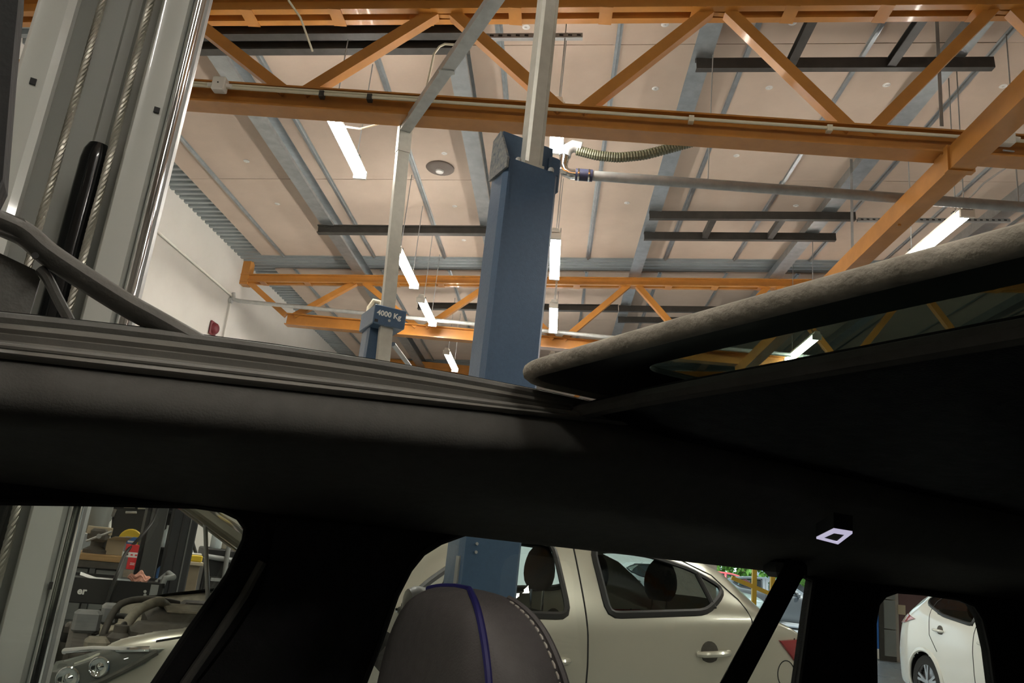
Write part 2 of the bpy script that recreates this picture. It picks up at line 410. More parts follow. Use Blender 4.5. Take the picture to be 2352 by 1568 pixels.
frame('dark steel ladder frame under the ceiling, farther off, above the tilted sunroof', [(1490, 1965, 505), (1478, 1920, 552)], [(1640, 505, 1620, 548), (1795, 505, 1775, 548)])
frame('single dark steel beam across two purlins left of the blue column', [(730, 1135, 537)], [], True)
frame('pair of dark steel beams under the ceiling at upper left', [(440, 1078, 118), (440, 1070, 84)], [], True)
frame('dark steel beams beyond the middle truss on the right', [(1420, 1900, 718), (1418, 1880, 743)], [(1600, 718, 1590, 743)])
frame('dark steel beam beyond the middle truss, between the lamp rows', [(960, 1420, 712)], [], True)
# slotted strut rails on the ceiling
def strut(label, xa, xb, y):
    a, b = rail_pts(xa, xb, y, FR+.03); t = thing('slotted_rail', label, 'steel rail', tuple(a))
    MB().channel(a, b, .042, .042, .004, up=(0, 1, 0)).build('rail_body', 'galv_dull', t)
    n = int((b.x-a.x)/.07)
    for i in range(n):
        X = a.x + .05 + i*.07; z = cz(X, FR+.03)
        MB().box(X-.016, X+.016, a.y-.0235, a.y-.0195, z-.008, z+.008).build('slot', 'rubber', t)
strut('slotted steel rail near the nearest truss, crossing the lift mast', 1076, 1338, 85)
strut('slotted steel rail running right from the far ladder frame', 1968, 2320, 506)

# ------------------------------------------------------------------ fluorescent lights
def lamp(X, y0, y1, label, z=4.45, rod=True):
    t = thing('ceiling_light', label, 'ceiling light', (X, (y0+y1)/2, z), 0, 'fluorescent battens')
    MB().sweep((X, y0, z+.03), (X, y1, z+.03), [(-.045, .0), (.045, 0), (.03, .05), (-.03, .05)]).build('housing', 'white_plastic', t)
    MB().sweep((X, y0+.03, z), (X, y1-.03, z), [(-.055, .028), (-.05, -.005), (-.025, -.03), (.025, -.03), (.05, -.005), (.055, .028)]).build('diffuser', 'tube_on', t)
    for yy in (y0, y1-.03): MB().box(X-.058, X+.058, yy, yy+.03, z-.034, z+.036).build('end_cap', 'white_plastic', t)
    if rod:
        for yy in (y0+.2, y1-.2):
            r = MB().tube([(X, yy, z+.08), (X, yy, cz(X)-.02)], .005, 6).build('hanging_rod', 'galv_dull', t)
            MB().box(X-.03, X+.03, yy-.02, yy+.02, z+.075, z+.1).build('clip', 'dark_steel', r)
A = -1.98; B = -.205; Cc = 3.25
lamp(A, 5.22, 6.36, 'bright tube light under the nearest truss, left row')
lamp(A, 8.1, 9.34, 'bright tube light behind the far lift mast, left row')
lamp(A, 9.85, 11.0, 'bright tube light just in front of the middle truss, left row')
lamp(A, 12.6, 13.9, 'farthest bright tube light of the left row')
lamp(-.225, 5.24, 5.93, 'bright tube light beside the top of the near blue column', z=4.6)
lamp(B, 7.35, 8.58, 'bright tube light along the right edge of the blue column')
lamp(B, 9.6, 10.8, 'bright tube light near the middle truss, beside the blue column')
lamp(B, 12.2, 13.4, 'farthest bright tube light beside the blue column')
lamp(Cc, 6.2, 7.45, 'bright tube light above the edge of the sunroof glass, right row')
lamp(Cc, 10.0, 11.3, 'tube light seen through the tinted sunroof glass')
for i, (X, Y, l) in enumerate(((A, 1.6, 'tube light above the dark car, out of view,, left row'), (1.4, -1.6, 'unseen tube light off the rows, added to light the grey column and dark car'), (Cc, 2.2, 'tube light above the dark car, out of view,, right row'),  # the lamp off the rows is added to light column channel and headliner
        (A, -2.2, 'tube light behind the camera, left row'), (Cc, -2.2, 'tube light behind the camera, right row'), (7.0, 4.0, 'tube light of the far right row, near end'), (7.0, 10.0, 'tube light of the far right row, far end'))):
    lamp(X, Y-.6, Y+.6, l)

# ------------------------------------------------------------------ conduits and boxes on the nearest truss
YT = 5.13 - .10
def on_truss(x, y, Y=YT): return atY(x, y, Y)
c1 = thing('conduit', 'cream conduit clipped along the nearest orange truss', 'conduit', (-3, YT, 4.4))
zc = 4.435
MB().tube([(-5.0, YT, zc), (12.0, YT, zc)], .013, 10).build('pipe_run', 'pvc', c1, True)
MB().tube([(-5.0, YT, zc+.025), (-1.25, YT, zc+.022), (-1.2, YT, zc+.03), (-1.19, YT, zc+.06), (-1.17, YT, zc+.40)] + [(-1.17+.05*math.sin(a), YT, zc+.40+.10*math.sin(a)*1) for a in (.3, .7)] + [(-1.10, YT, zc+.49), (-1.03, YT, zc+.49), (-.99, YT+.02, zc+.45)], .009, 8).build('bent_run', 'pvc', c1, True)
for x in (738, 848, 972, 1587, 1905):
    p = on_truss(x, 200 + .0755*(x-430)); MB().box(p.x-.018, p.x+.018, YT-.018, YT+.03, zc-.03, zc+.018).build('clip', 'dark_steel' if x < 1000 else 'pvc', c1)
def jbox(x, label, drop=False):
    p = on_truss(x, 190 + .0755*(x-430)); t = thing('junction_box', label, 'junction box', (p.x, YT, zc-.05), 0, 'junction boxes on the truss')
    MB().bbox(p.x-.05, p.x+.05, YT-.055, YT+.02, zc-.05, zc+.06, .008).build('case', 'white_plastic', t)
    MB().disc((p.x, YT-.055, zc+.005), (0, -1, 0), .006, .003, 10).build('lid_screw', 'dark_steel', t)
    for dx in (-1, 1): MB().tube([(p.x+dx*.05, YT-.02, zc+.005), (p.x+dx*.09, YT-.02, zc+.0)], .016, 10).build('gland', 'white_plastic', t, True)
    return p
jbox(508, 'cream junction box on the left end of the nearest truss')
pj = jbox(2308, 'cream junction box on the truss at far right')
tag(MB().tube([on_truss(2305, 345), atY(2345, 350, 5.2), atY(2330, 372, 5.4), atY(2260, 420, 5.9), atY(2195, 488, 6.25)], .007, 6).build('light_cable', 'galv_dull', None, True), 'thin grey cable dropping from right junction box to the tube light', 'cable')
lc = [Vector((-1.93, 5.4, 4.5)), Vector((-1.9, 5.45, 4.42)), Vector((-1.75, 5.4, 4.38)), Vector((-1.6, 5.35, 4.40)), Vector((-1.45, 5.25, 4.46)), Vector((-1.38, 5.15, 4.52))]
tag(MB().tube(lc, .008, 6).build('light_cable', 'pvc', None, True), 'cream cable looping from left tube light to the nearest truss', 'cable')
MBt = MB().tube([atY(662, 0, 4.6), atY(690, 40, 4.7), atY(718, 118, 4.9)], .008, 6).build('pull_cord', 'pvc', None, True); tag(MBt, 'pale cord hanging at upper left in front of the dark beams', 'cord')
# wire rods
for x, y0, y1, Y, l in ((1626, 150, 412, 5.78, 'thin rod holding the grey pipe, left of the ladder frame'), (2213, 165, 455, 6.3, 'thin rod above the right tube light'), (1958, 455, 590, 7.9, 'perforated hanger strip left of the orange tie beam'), (2163, 220, 290, 5.6, 'perforated hanger strip behind the nearest truss, right'), (2340, 360, 470, 5.78, 'thin rod holding the grey pipe at far right')):
    a, b = atY(x, y0, Y), atY(x, y1, Y); a.x = b.x; a.z = cz(a.x)-.02
    q = MB()
    if 'strip' in l: q.beam(a, b, .028, .004, up=(0, 1, 0))
    else: q.tube([a, b], .005, 6)
    tag(q.build('hanger_rod', 'galv_dull', None), l, 'hanger rod')
# conduits on left wall and far pipe
cw = thing('conduit', 'white conduit running along the left wall below the roof', 'conduit', (XL+.02, 8, 4))
a = atX(350, 522, XL+.02); b = atX(545, 690, XL+.02)
MB().tube([a, b], .016, 8).build('pipe_run', 'white_plastic', cw, True)
b2 = atX(530, 692, XL+.03); MB().tube([b2, Vector((b2.x, b2.y, 1.0))], .014, 8).build('drop_run', 'wall', cw, True)
fp = thing('air_pipe', 'long thin grey pipe from the left wall passing the middle truss', 'pipe', (XL, 11.1, 4.5))
p0 = atY(513, 688, 11.0); p1 = atY(1365, 771, 11.0); p0.x = XL+.05
MB().tube([p0 + Vector((0, 0, .12)), p0 + Vector((.02, 0, .02)), p0 + Vector((.1, 0, 0)), p1 + (p1-p0)*.8], .03, 10).build('pipe_run', 'galv', fp, True)
MB().tube([p0, p0 + Vector((-.04, 0, 0))], .05, 10).build('wall_flange', 'galv', fp, True)
al = atX(487, 754, XL+.005)
t = thing('alarm_sounder', 'small dark red alarm sounder on the white left wall', 'alarm', tuple(al))
MB().lathe(al, [(.09, 0), (.09, .03), (.075, .07), (.05, .09)], 18, (1, 0, 0)).build('case', 'alarm_red', t, True)
MB().bbox(al.x, al.x+.03, al.y-.1, al.y+.1, al.z-.1, al.z+.1, .01).build('base', 'alarm_red', t)
al = atX(481, 778, XL+.005); tag(MB().lathe(al, [(.028, 0), (.03, .02), (.02, .04)], 12, (1, 0, 0)).build('wall_beacon', 'yellow', None, True), 'tiny amber beacon on left wall below the alarm', 'beacon')
# grey exhaust pipe with elbow, coupling and green hose
gp = thing('extraction_pipe', 'grey pipe with elbow and blue coupling, running right from the near blue column', 'pipe', (0, 5.78, 4.3))
zP = 4.32; y0 = 5.80
xa = atY(1330, 402, y0).x; zA = atY(1340, 402, y0).z
MB().tube([(xa, y0, zA), (12.0, y0, zA)], .042, 14).build('pipe_run', 'galv_dull', gp, True)
k = MB().tube([(xa-.03, y0, zA), (xa+.11, y0, zA)], .05, 14).build('coupling', 'coupling', gp, True)
for dx in (.0, .085): MB().tube([(xa+dx-.012, y0, zA), (xa+dx+.002, y0, zA)], .053, 14).build('clamp', 'chrome', k, True)
zt = atY(1305, 345, y0).z
MB().tube([(xa, y0, zA), (xa-.07, y0, zA), (xa-.12, y0, zA+.02), (xa-.14, y0, zA+.07), (xa-.13, y0, zt-.05)], .042, 12).build('elbow', 'chrome', gp, True)
MB().tube([(xa-.13, y0, zt-.06), (xa-.12, y0, zt), (xa-.07, y0, zt+.04), (xa+.0, y0, zt+.03)], .05, 12).build('upper_elbow', 'galv_dull', gp, True)
hp = [atY(x, y, y0+.0) for x, y in ((1325, 345), (1370, 357), (1420, 362), (1480, 356), (1540, 340), (1590, 326), (1640, 312), (1690, 297), (1740, 285))]
hh = []; rr = []
for i in range(len(hp)-1):
    for k in range(18):
        hh.append(hp[i].lerp(hp[i+1], k/18)); rr.append(.040 + (.003 if k % 2 else -.002))
# smooth path
for _ in range(14): hh = [hh[0]] + [(hh[i-1]+hh[i]*2+hh[i+1])/4 for i in range(1, len(hh)-1)] + [hh[-1]]
tag(MB().tube(hh, rr, 10).build('corrugated_hose', 'hose_green', None, False), 'olive green corrugated hose sagging below the nearest truss', 'hose')

# ------------------------------------------------------------------ neighbouring lift: two blue columns, masts and crossbar
def column(P, top, label, near):
    t = thing('lift_column', label, 'lift column', (P.x, P.y, 0), YAW, 'blue lift columns')
    wu, wv = (.245, .15) if near else (.17, .18)
    # local: x along u, y along v (away from the camera car)
    MB().add([], [])
    prof = [(-wu/2+.015, -wv/2), (wu/2-.015, -wv/2), (wu/2, -wv/2+.015), (wu/2, wv/2), (-wu/2, wv/2), (-wu/2, -wv/2+.05), (-wu/2+.0, -wv/2+.015)]
    MB().loft([[(x, y, z) for x, y in prof] for z in (.02, top)], True, True).build('post', 'blue_paint', t, local=True)
    MB().loft([[(x, y, z) for x, y in ((-wu/2-.004, -wv/2+.035), (-wu/2+.004, -wv/2-.004), (-wu/2+.014, -wv/2-.004), (-wu/2+.002, -wv/2+.045))] for z in (.02, top)], True, True).build('edge_fold', 'blue_paint', t, local=True)
    MB().bbox(-.3, .3, -.25, .25, 0, .03, .008).build('base_plate', 'blue_paint', t, local=True)
    if near:
        MB().add([(-wu/2-.012, -wv/2-.012, top-.045), (-wu/2-.012, wv/2+.01, top-.045), (-wu/2-.012, wv/2+.01, top+.15), (-wu/2-.012, wv/2-.06, top+.17), (-wu/2-.012, -wv/2-.012, top+.0),
                  (-wu/2-.002, -wv/2-.012, top-.045), (-wu/2-.002, wv/2+.01, top-.045), (-wu/2-.002, wv/2+.01, top+.15), (-wu/2-.002, wv/2-.06, top+.17), (-wu/2-.002, -wv/2-.012, top+.0)],
                 [(0,1,2,3,4), (9,8,7,6,5), (0,4,9,5), (4,3,8,9), (3,2,7,8), (2,1,6,7), (1,0,5,6)]).build('side_plate', 'blue_dusty', t, local=True)
        MB().box(-wu/2-.005, wu/2, wv/2-.075, wv/2-.065, top-.02, top+.165).build('head_plate', 'blue_paint', t, local=True)
        MB().box(-wu/2, wu/2, -wv/2, wv/2, top, top+.008).build('top_plate', 'blue_paint', t, local=True)
        for x, y in ((-.07, -.06), (-.02, -.05), (.085, -.07)): MB().lathe((x, y, top+.008), [(.014, 0), (.014, .012), (.009, .02)], 8).build('bolt', 'galv', t, True, local=True)
        MB().bbox(wu/2-.02, wu/2+.04, -.02, .06, top-.05, top+.12, .01).build('pulley_box', 'blue_paint', t, local=True)
        mx, my = .005, -wv/2+.055
        for z in (1.30, 1.33): MB().disc((-wu/2+.05, -wv/2-.002, z), (0, -1, 0), .006, .004, 8).build('rivet', 'galv', t, local=True)
        MB().box(-wu/2-.006, -wu/2, -.06, -.03, 1.05, 1.28).build('worn_slot', 'galv_dull', t, local=True)
    else:
        MB().bbox(-.105, .13, -wv/2-.13, wv/2+.03, top-.14, top, .006).build('head_box', 'blue_paint', t, local=True)
        MB().box(-.095, -.07, -wv/2-.132, -wv/2-.128, top-.128, top-.108).build('head_slot', 'rubber', t, local=True)
        MB().disc((.01, -wv/2-.13, top-.1), (0, -1, 0), .010, .006, 10).build('screw', 'galv', t, local=True)
        MB().box(-wu/2+.16, wu/2-.005, -wv/2-.004, -wv/2, 1.0, 1.62).build('dark_slot', 'dark_steel', t, local=True)
        mx, my = .075, -wv/2-.035
    return t, mx, my
Pn_ = (atZ(1169, 371, 2.9) + atZ(1283, 398, 2.9))/2 + FV*.075
tn, mx, my = column(Pn_, 2.9, 'tall near blue lift column with galvanised mast beside the silver car', True)
d = Pn_ + FU*mx + FV*my
ztop = 4.34
z0_ = 2.905; a_, b_ = .0375, .028
def mz(x, y, z): return (mx + x, my + y, z)
MB().loft([[mz(x, y, z) for x, y in ((-a_, -b_), (-a_+.012, -b_-.012), (a_-.012, -b_-.012), (a_, -b_), (a_, b_), (-a_, b_))] for z in (z0_, ztop)], True, True).build('mast', 'mast_metal', tn, local=True)
MB().box(mx+a_-.006, mx+a_+.006, my-b_-.006, my+b_, z0_, ztop).build('mast_lip', 'mast_metal', tn, local=True)
MB().box(mx-a_-.01, mx+a_+.01, my-b_-.02, my+b_+.01, z0_, z0_+.02).build('mast_foot', 'mast_metal', tn, local=True)
Pf_ = atZ(885, 712, 2.9) + FV*.12 + FU*.0
tf, mx2, my2 = column(Pf_, 2.9, 'far blue lift column with galvanised mast and 4000 Kg head box', False)
vf = Pf_.dot(FV) - .105 - .055
dt_, db_ = atV(931, 283, vf), atV(878, 840, vf)
ax = (dt_ - db_)/(dt_.z - db_.z)
d2 = dt_ + ax*(ztop - dt_.z); d0 = db_ - ax*db_.z
t = tf
MB().beam(d0, d2, .09, .055, up=tuple(FV)).build('mast', 'mast_metal', t)
MB().beam(d2 - ax*.22 - FV*.005, d2 + ax*.02 - FV*.005, .10, .055, up=tuple(FV)).build('mast_cap', 'mast_metal', t)
tx = Matrix.Translation(Vector((Pf_.x, Pf_.y, 2.9-.075)) + FU*(-.085) + FV*(-.2205)) @ Matrix.Rotation(YAW, 4, 'Z') @ Matrix.Rotation(math.pi/2, 4, 'X')
text_mesh('capacity_text', '4000 Kg', .053, 'text_white', tf, tx, bold=.0015)
cb = thing('lift_crossbar', 'galvanised crossbar between the two lift masts, slanting up and out of frame', 'crossbar', (d.x, d.y, ztop))
MB().channel(Vector((d.x, d.y, ztop-.03)) - FV*.1, Vector((d2.x, d2.y, ztop-.03)), .08, .06, .006).build('bar', 'galv', cb)
for k in (.02, .62): q = Vector((d.x, d.y, ztop-.065)).lerp(Vector((d2.x, d2.y, ztop-.065)), k); MB().box(q.x-.05, q.x+.05, q.y-.02, q.y+.02, q.z-.004, q.z+.004).build('joint_plate', 'galv', cb)
# stay rod and hooks at far column
a, b = atV(903, 790, Pf_.dot(FV)), atV(950, 853, Pf_.dot(FV)+.3)
tag(MB().tube([a, a + (b-a)*(a.z/(a.z-b.z))], .018, 10).build('stay_rod', 'galv', None, True), 'bright steel stay rod slanting down beside the 4000 Kg column', 'rod')
q = atY(826, 830, 6.2); q2 = atY(848, 705, 6.2); q.x = q2.x
tag(MB().tube([(q2.x, q2.y, 0), (q2.x, q2.y, q2.z), (q2.x+.03, q2.y, q2.z+.06), (q2.x+.09, q2.y, q2.z+.05), (q2.x+.1, q2.y, q2.z+.0)], .02, 8).build('vent_pipe', 'pvc', None, True), 'cream pipe with hooked top standing behind the 4000 Kg column', 'pipe')

# swing arm of the near blue column
for x0, y0, x1, y1, w in ((815, 1500, 900, 1506, .07), (842, 1443, 905, 1478, .05), (850, 1478, 900, 1488, .05)):
    MB().beam(atV(x0, y0, 3.05), atV(x1, y1, 3.05), .06, w).build('swing_arm', 'dark_steel', tn)
MB().beam(atV(880, 1500, 3.05), Vector((Pn_.x, Pn_.y, .62)), .08, .08).build('swing_arm', 'dark_steel', tn)
# ------------------------------------------------------------------ lift column beside the dark car (grey)
gl = thing('lift_column', 'wide pale grey lift column with steel cables, beside the dark car', 'lift column', tuple(UV(-.16, 1.66, 0)), YAW)
V0, V1, ZT = 1.55, 1.80, 3.9
def prof_loft(prof, z0, z1, name, m, parent, smooth=False): return MB().loft([[(a, b, z) for a, b in prof] for z in (z0, z1)], True, True).fr().build(name, m, parent, smooth)
prof_loft([(-.30, V0+.02), (-.292, V0+.004), (-.275, V0), (-.25, V0+.0), (-.238, V0+.012), (-.236, V0+.04), (-.246, V0+.045), (-.250, V0+.02), (-.285, V0+.02), (-.285, V1), (-.30, V1)], 0, ZT, 'left_flange', 'grey_paint', gl, True)
prof_loft([(-.285, V1-.02), (-.175, V1-.02), (-.17, V1-.028), (-.15, V1-.028), (-.145, V1-.02), (-.04, V1-.02), (-.04, V1), (-.285, V1)], 0, ZT, 'back_plate', 'grey_paint', gl)
prof_loft([(-.096, V0+.05), (-.1, V0+.02), (-.095, V0+.006), (-.082, V0), (-.052, V0), (-.046, V0+.01), (-.040, V0+.02), (-.040, V1), (-.055, V1), (-.055, V0+.02), (-.085, V0+.02), (-.088, V0+.05)], 0, ZT, 'right_flange', 'grey_paint', gl, True)
n = 14
prof_loft([(-.032+.011*math.cos(2*math.pi*k/n), V0+.006+.013*math.sin(2*math.pi*k/n)) for k in range(n)], .1, ZT, 'polished_rod', 'chrome', gl, True)
prof_loft([(-.040, V0+.02), (-.016, V0+.014), (-.012, V0+.03), (-.012, V1), (-.040, V1)], 0, ZT, 'outer_skin', 'galv', gl, True)
prof_loft([(-.45, V0-.1), (.12, V0-.1), (.12, V1+.2), (-.45, V1+.2)], 0, .03, 'base_plate', 'grey_paint', gl)
def rope(u, v, z0, z1, r=.0075):
    q = MB(); N = int((z1-z0)/.008); st = .0042
    for k in range(5):
        q.tube([(u + st*math.cos(2*math.pi*(k/5 + (z0+(z1-z0)*i/N)/.062)), v + st*math.sin(2*math.pi*(k/5 + (z0+(z1-z0)*i/N)/.062)), z0+(z1-z0)*i/N) for i in range(N+1)], .0034, 5)
    q.fr().build('steel_cable', 'rope', gl, True)
rope(-.203, 1.60, 0.3, ZT); rope(-.122, 1.60, 0.3, ZT)
cyl = MB().lathe((-.150, 1.675, .3), [(.028, 0), (.028, 1.67), (.026, 1.69), (.020, 1.705), (.005, 1.71)], 20).fr().build('hydraulic_cylinder', 'black_gloss', gl, True)
def lip_hole(x, y, w=.0105):
    u, v, z = uvz(x, y, V0-.001); MB().box(u-w/2, u+w/2, V0-.003, V0+.004, z-w*.55, z+w*.55).fr().build('square_hole', 'rubber', gl)
lip_hole(360, 253); lip_hole(120, 1345)
u, v, z = uvz(72, 186, V0-.001); MB().box(-.272, -.262, V0-.003, V0+.004, z-.006, z+.006).fr().build('square_hole', 'rubber', gl)
u, v, z = uvz(268, 385, V1-.03); MB().box(-.105, -.075, V1-.04, V1-.02, z-.05, z+.04).fr().build('latch_slot', 'rubber', gl)
# carriage low on the column (black)
MB().bbox(-.24, -.10, 1.60, 1.76, .25, .95, .02).fr().build('carriage', 'dark_steel', gl)
MB().bbox(-.22, -.125, 1.585, 1.64, .2, .62, .02).fr().build('carriage_pad', 'galv', gl)

# ------------------------------------------------------------------ cars seen outside the dark one
def catmull(P, n):
    P = np.array(P, float); m = len(P); T = np.linspace(0, m-1, n); out = []
    for t in T:
        i = min(int(t), m-2); f = t - i
        p0, p1, p2, p3 = P[max(i-1, 0)], P[i], P[i+1], P[min(i+2, m-1)]
        out.append(.5*((2*p1) + (-p0+p2)*f + (2*p0-5*p1+4*p2-p3)*f*f + (-p0+3*p1-3*p2+p3)*f**3))
    return np.array(out)
def inpoly(x, y, poly):
    c = False; j = len(poly)-1
    for i in range(len(poly)):
        if (poly[i][1] > y) != (poly[j][1] > y) and x < (poly[j][0]-poly[i][0])*(y-poly[i][1])/(poly[j][1]-poly[i][1]) + poly[i][0]: c = not c
        j = i
    return c
class Body:
    def __init__(s, L, hw, top, belt, yr, zrd, nx, nt):
        s.L, s.hw, s.nt = L, hw, nt
        s.top, s.belt, s.yr, s.zrd = [np.array(q, float) for q in (top, belt, yr, zrd)]
        s.xs = np.linspace(0, L, nx); s.sec = [s.section(x) for x in s.xs]
    def section(s, x):
        I = lambda A: np.interp(x, A[:,0], A[:,1])
        e = .0
        if x < .75: e = .20*((.75-x)/.75)**2.2
        if x > s.L-.7: e = .13*((x-s.L+.7)/.7)**2.2
        h = s.hw*(1-e); zt = I(s.top); zs = min(I(s.belt), zt-.05); yr = min(I(s.yr), h-.08); zr = max(zt - I(s.zrd), zs+.02)
        zb = .20 + (.06*((.4-x)/.4) if x < .4 else 0)
        P = [(h-.12, zb), (h-.03, zb+.07), (h-.004, .48), (h, .62), (h-.006, .5*(.62+zs)+.05), (h-.035, zs), ((h-.035)*.45+yr*.55+.012, zs*.45+zr*.55), (yr, zr), (yr-.07, zr+(zt-zr)*.62), (yr*.5, zt-.006), (0, zt)]
        return catmull(P, s.nt)
    def y_at(s, x, z):
        c = s.section(min(max(x, 0), s.L)); k = int(np.argmax(c[:,1] > np.interp(x, s.top[:,0], s.top[:,1])-.012)) or len(c)
        return float(np.interp(z, c[:k,1], c[:k,0]))
def wheel(car, x, y, r, sgn, w=.2):
    q = MB(); q.lathe((x, y, r), [(r*.64, -w/2), (r*.93, -w/2), (r, -w*.33), (r, w*.33), (r*.93, w/2), (r*.64, w/2), (r*.60, w*.3), (r*.60, -w*.3), (r*.64, -w/2)], 32, (0, sgn, 0), caps=False)
    ty = q.build('wheel', 'tyre', car, True, local=True)
    MB().lathe((x, y, r), [(r*.66, w*.47), (r*.62, w*.47), (r*.6, w*.2), (.001, w*.18)], 28, (0, sgn, 0), caps=False).build('rim', 'alloy', ty, True, local=True)
    for k in range(5):
        a = 2*math.pi*k/5 + .3
        for da in (-.16, .16):
            MB().beam((x + math.cos(a)*.03, y+sgn*w*.42, r + math.sin(a)*.03), (x + math.cos(a+da)*r*.62, y+sgn*w*.45, r + math.sin(a+da)*r*.62), .032, .02, up=(0, 1, 0)).build('spoke', 'alloy', ty, local=True)
    MB().lathe((x, y, r), [(.045, w*.38), (.04, w*.5), (.0, w*.5)], 14, (0, sgn, 0)).build('hub_cap', 'alloy', ty, True, local=True)
    return ty
def make_car(label, loc, rz, paint, shape, sides, bay=False, nx=110, nt=52, group=None, dark='privacy_glass', detail=True, name='car'):
    car = thing(name, label, 'car', loc, rz, group); B = Body(shape['L'], shape['hw'], shape['top'], shape['belt'], shape['yr'], shape['zrd'], nx, nt)
    wx, r = shape['wheels'], shape['r']; wins = shape['wins']; ws, rs = shape['screen'], shape['rear']
    body = MB(); gl_side = [MB() for _ in wins]*1; gl_f = MB(); gl_r = MB()
    gs = {(k, sg): MB() for k in range(len(wins)) for sg in (-1, 1)}
    for sg in (-1, 1):
        V = [[(B.xs[i], sg*c[0], c[1]) for c in B.sec[i]] for i in range(nx)]
        V3 = np.array(V)
        def put(mb, i, j, inset):
            ps = []
            for a, b in ((i, j), (i+1, j), (i+1, j+1), (i, j+1)):
                p = V3[a, b]; ps.append((p[0], p[1]-sg*inset, p[2]-inset*.3))
            mb.add(ps, [(0, 1, 2, 3)])
        keep = np.ones((nx-1, nt-1), bool)
        for i in range(nx-1):
            for j in range(nt-1):
                c = (V3[i,j]+V3[i+1,j]+V3[i,j+1]+V3[i+1,j+1])/4; yy = abs(c[1])
                for w in wx:
                    if (c[0]-w)**2 + (c[2]-r)**2 < (r+.045)**2 and yy > .4: keep[i,j] = False
                if bay and shape['bay'][0] < c[0] < shape['bay'][1] and yy < B.hw-.115 and c[2] > .62: keep[i,j] = False
                if yy > .35 and c[2] > .8:
                    for k, w in enumerate(wins):
                        if inpoly(c[0], c[2], w): keep[i,j] = False; put(gs[(k, sg)], i, j, .006)
                I = lambda A: np.interp(c[0], B.top[:,0], B.top[:,1])
                yrr = np.interp(c[0], B.yr[:,0], B.yr[:,1])
                for g, (x0, x1) in ((gl_f, ws), (gl_r, rs)):
                    if x0 < c[0] < x1 and yy < yrr-.06 and c[2] > .9 and not(bay and g is gl_f and c[0] < shape['bay'][1]): keep[i,j] = False; put(g, i, j, .004)
        idx = {}
        vs = []; fs = []
        for i in range(nx-1):
            for j in range(nt-1):
                if keep[i,j]:
                    f = []
                    for a, b in ((i, j), (i+1, j), (i+1, j+1), (i, j+1)):
                        if (a, b) not in idx: idx[(a, b)] = len(vs); vs.append(tuple(V3[a, b]))
                        f.append(idx[(a, b)])
                    fs.append(tuple(f))
        body.add(vs, fs)
        for i in (0, nx-1): body.add([tuple(p) for p in V3[i]] + [(V3[i][0][0], 0, V3[i][0][2])], [tuple(range(nt+1))])
    import bmesh
    bo = body.build('body', paint, car, True, local=True, angle=50)
    bm = bmesh.new(); bm.from_mesh(bo.data); bmesh.ops.remove_doubles(bm, verts=bm.verts, dist=.0008); bmesh.ops.recalc_face_normals(bm, faces=bm.faces); bm.to_mesh(bo.data); bm.free()
    for (k, sg), mb in gs.items():
        if not mb.f: continue
        g = mb.build('side_window', 'clear_glass' if k == 0 else dark, car, True, local=True)
        w = wins[k]; pts = []
        n = len(w)
        for a in range(n):
            p, q = w[a], w[(a+1) % n]
            m = max(2, int(math.hypot(q[0]-p[0], q[1]-p[1])/.04))
            pts += [(p[0]+(q[0]-p[0])*t/m, p[1]+(q[1]-p[1])*t/m) for t in range(m)]
        for _ in range(2): pts = [((pts[i-1][0]+2*pts[i][0]+pts[(i+1) % len(pts)][0])/4, (pts[i-1][1]+2*pts[i][1]+pts[(i+1) % len(pts)][1])/4) for i in range(len(pts))]
        P3 = [(x, sg*(B.y_at(x, z)+.002), z) for x, z in pts]; P3.append(P3[0])
        MB().tube(P3, shape.get('frame_r', .022), 6, flat=.6).build('window_seal', 'black_plastic', car, True, local=True)
    for nm, mb in (('windscreen', gl_f), ('rear_window', gl_r)):
        if mb.f: mb.build(nm, 'clear_glass', car, True, local=True)
    def line(pts, m='rubber', rad=.005, name='panel_gap', off=.0):
        for sg in sides:
            P = []
            for (x0, z0), (x1, z1) in zip(pts, pts[1:]):
                n = max(2, int(math.hypot(x1-x0, z1-z0)/.05)); P += [(x0+(x1-x0)*t/n, z0+(z1-z0)*t/n) for t in range(n)]
            P.append(pts[-1])
            MB().tube([(x, sg*(B.y_at(x, z)+off), z) for x, z in P], rad, 6).build(name, m, car, True, local=True)
    for pl in shape['gaps']: line(pl)
    for sg in sides:
        for x0, x1, z0, z1 in shape['handles']:
            n = 8; P = []
            for i in range(n+1):
                t = i/n; x = x0+(x1-x0)*t; z = z0+(z1-z0)*t; P.append((x, sg*(B.y_at(x, z) + .035*math.sin(math.pi*min(1, max(0, t)))**.4), z))
            h = MB().tube(P, [.012]+[.017]*(n-1)+[.012], 8).build('door_handle', paint, car, True, local=True)
            xm, zm = (x0+x1)/2-.03, (z0+z1)/2
            MB().lathe((xm, sg*(B.y_at(xm, zm)-.006), zm), [(.062, 0), (.062, .008), (.05, .0085), (.0, .0088)], 18, (0, sg, 0)).build('handle_recess', 'engine_black', h, True, local=True)
        for w in wx:
            wheel(car, w, sg*(B.hw-.13), r, sg)
            q = MB(); n = 18
            q.loft([[(w+math.cos(a)*(r+.05), sg*yy, r+math.sin(a)*(r+.05)) for a in np.linspace(-.35, math.pi+.35, n)] for yy in (B.hw-.02, B.hw-.30)]).build('wheel_arch', 'black_plastic', car, True, local=True)
        for w in wx:
            P = [(w+math.cos(a)*(r+.055), sg*(B.y_at(w+math.cos(a)*(r+.055), max(.24, r+math.sin(a)*(r+.055)))+.002), r+math.sin(a)*(r+.055)) for a in np.linspace(-.25, math.pi+.25, 30)]
            MB().tube(P, .03, 8, flat=.7).build('arch_lip', paint, car, True, local=True)
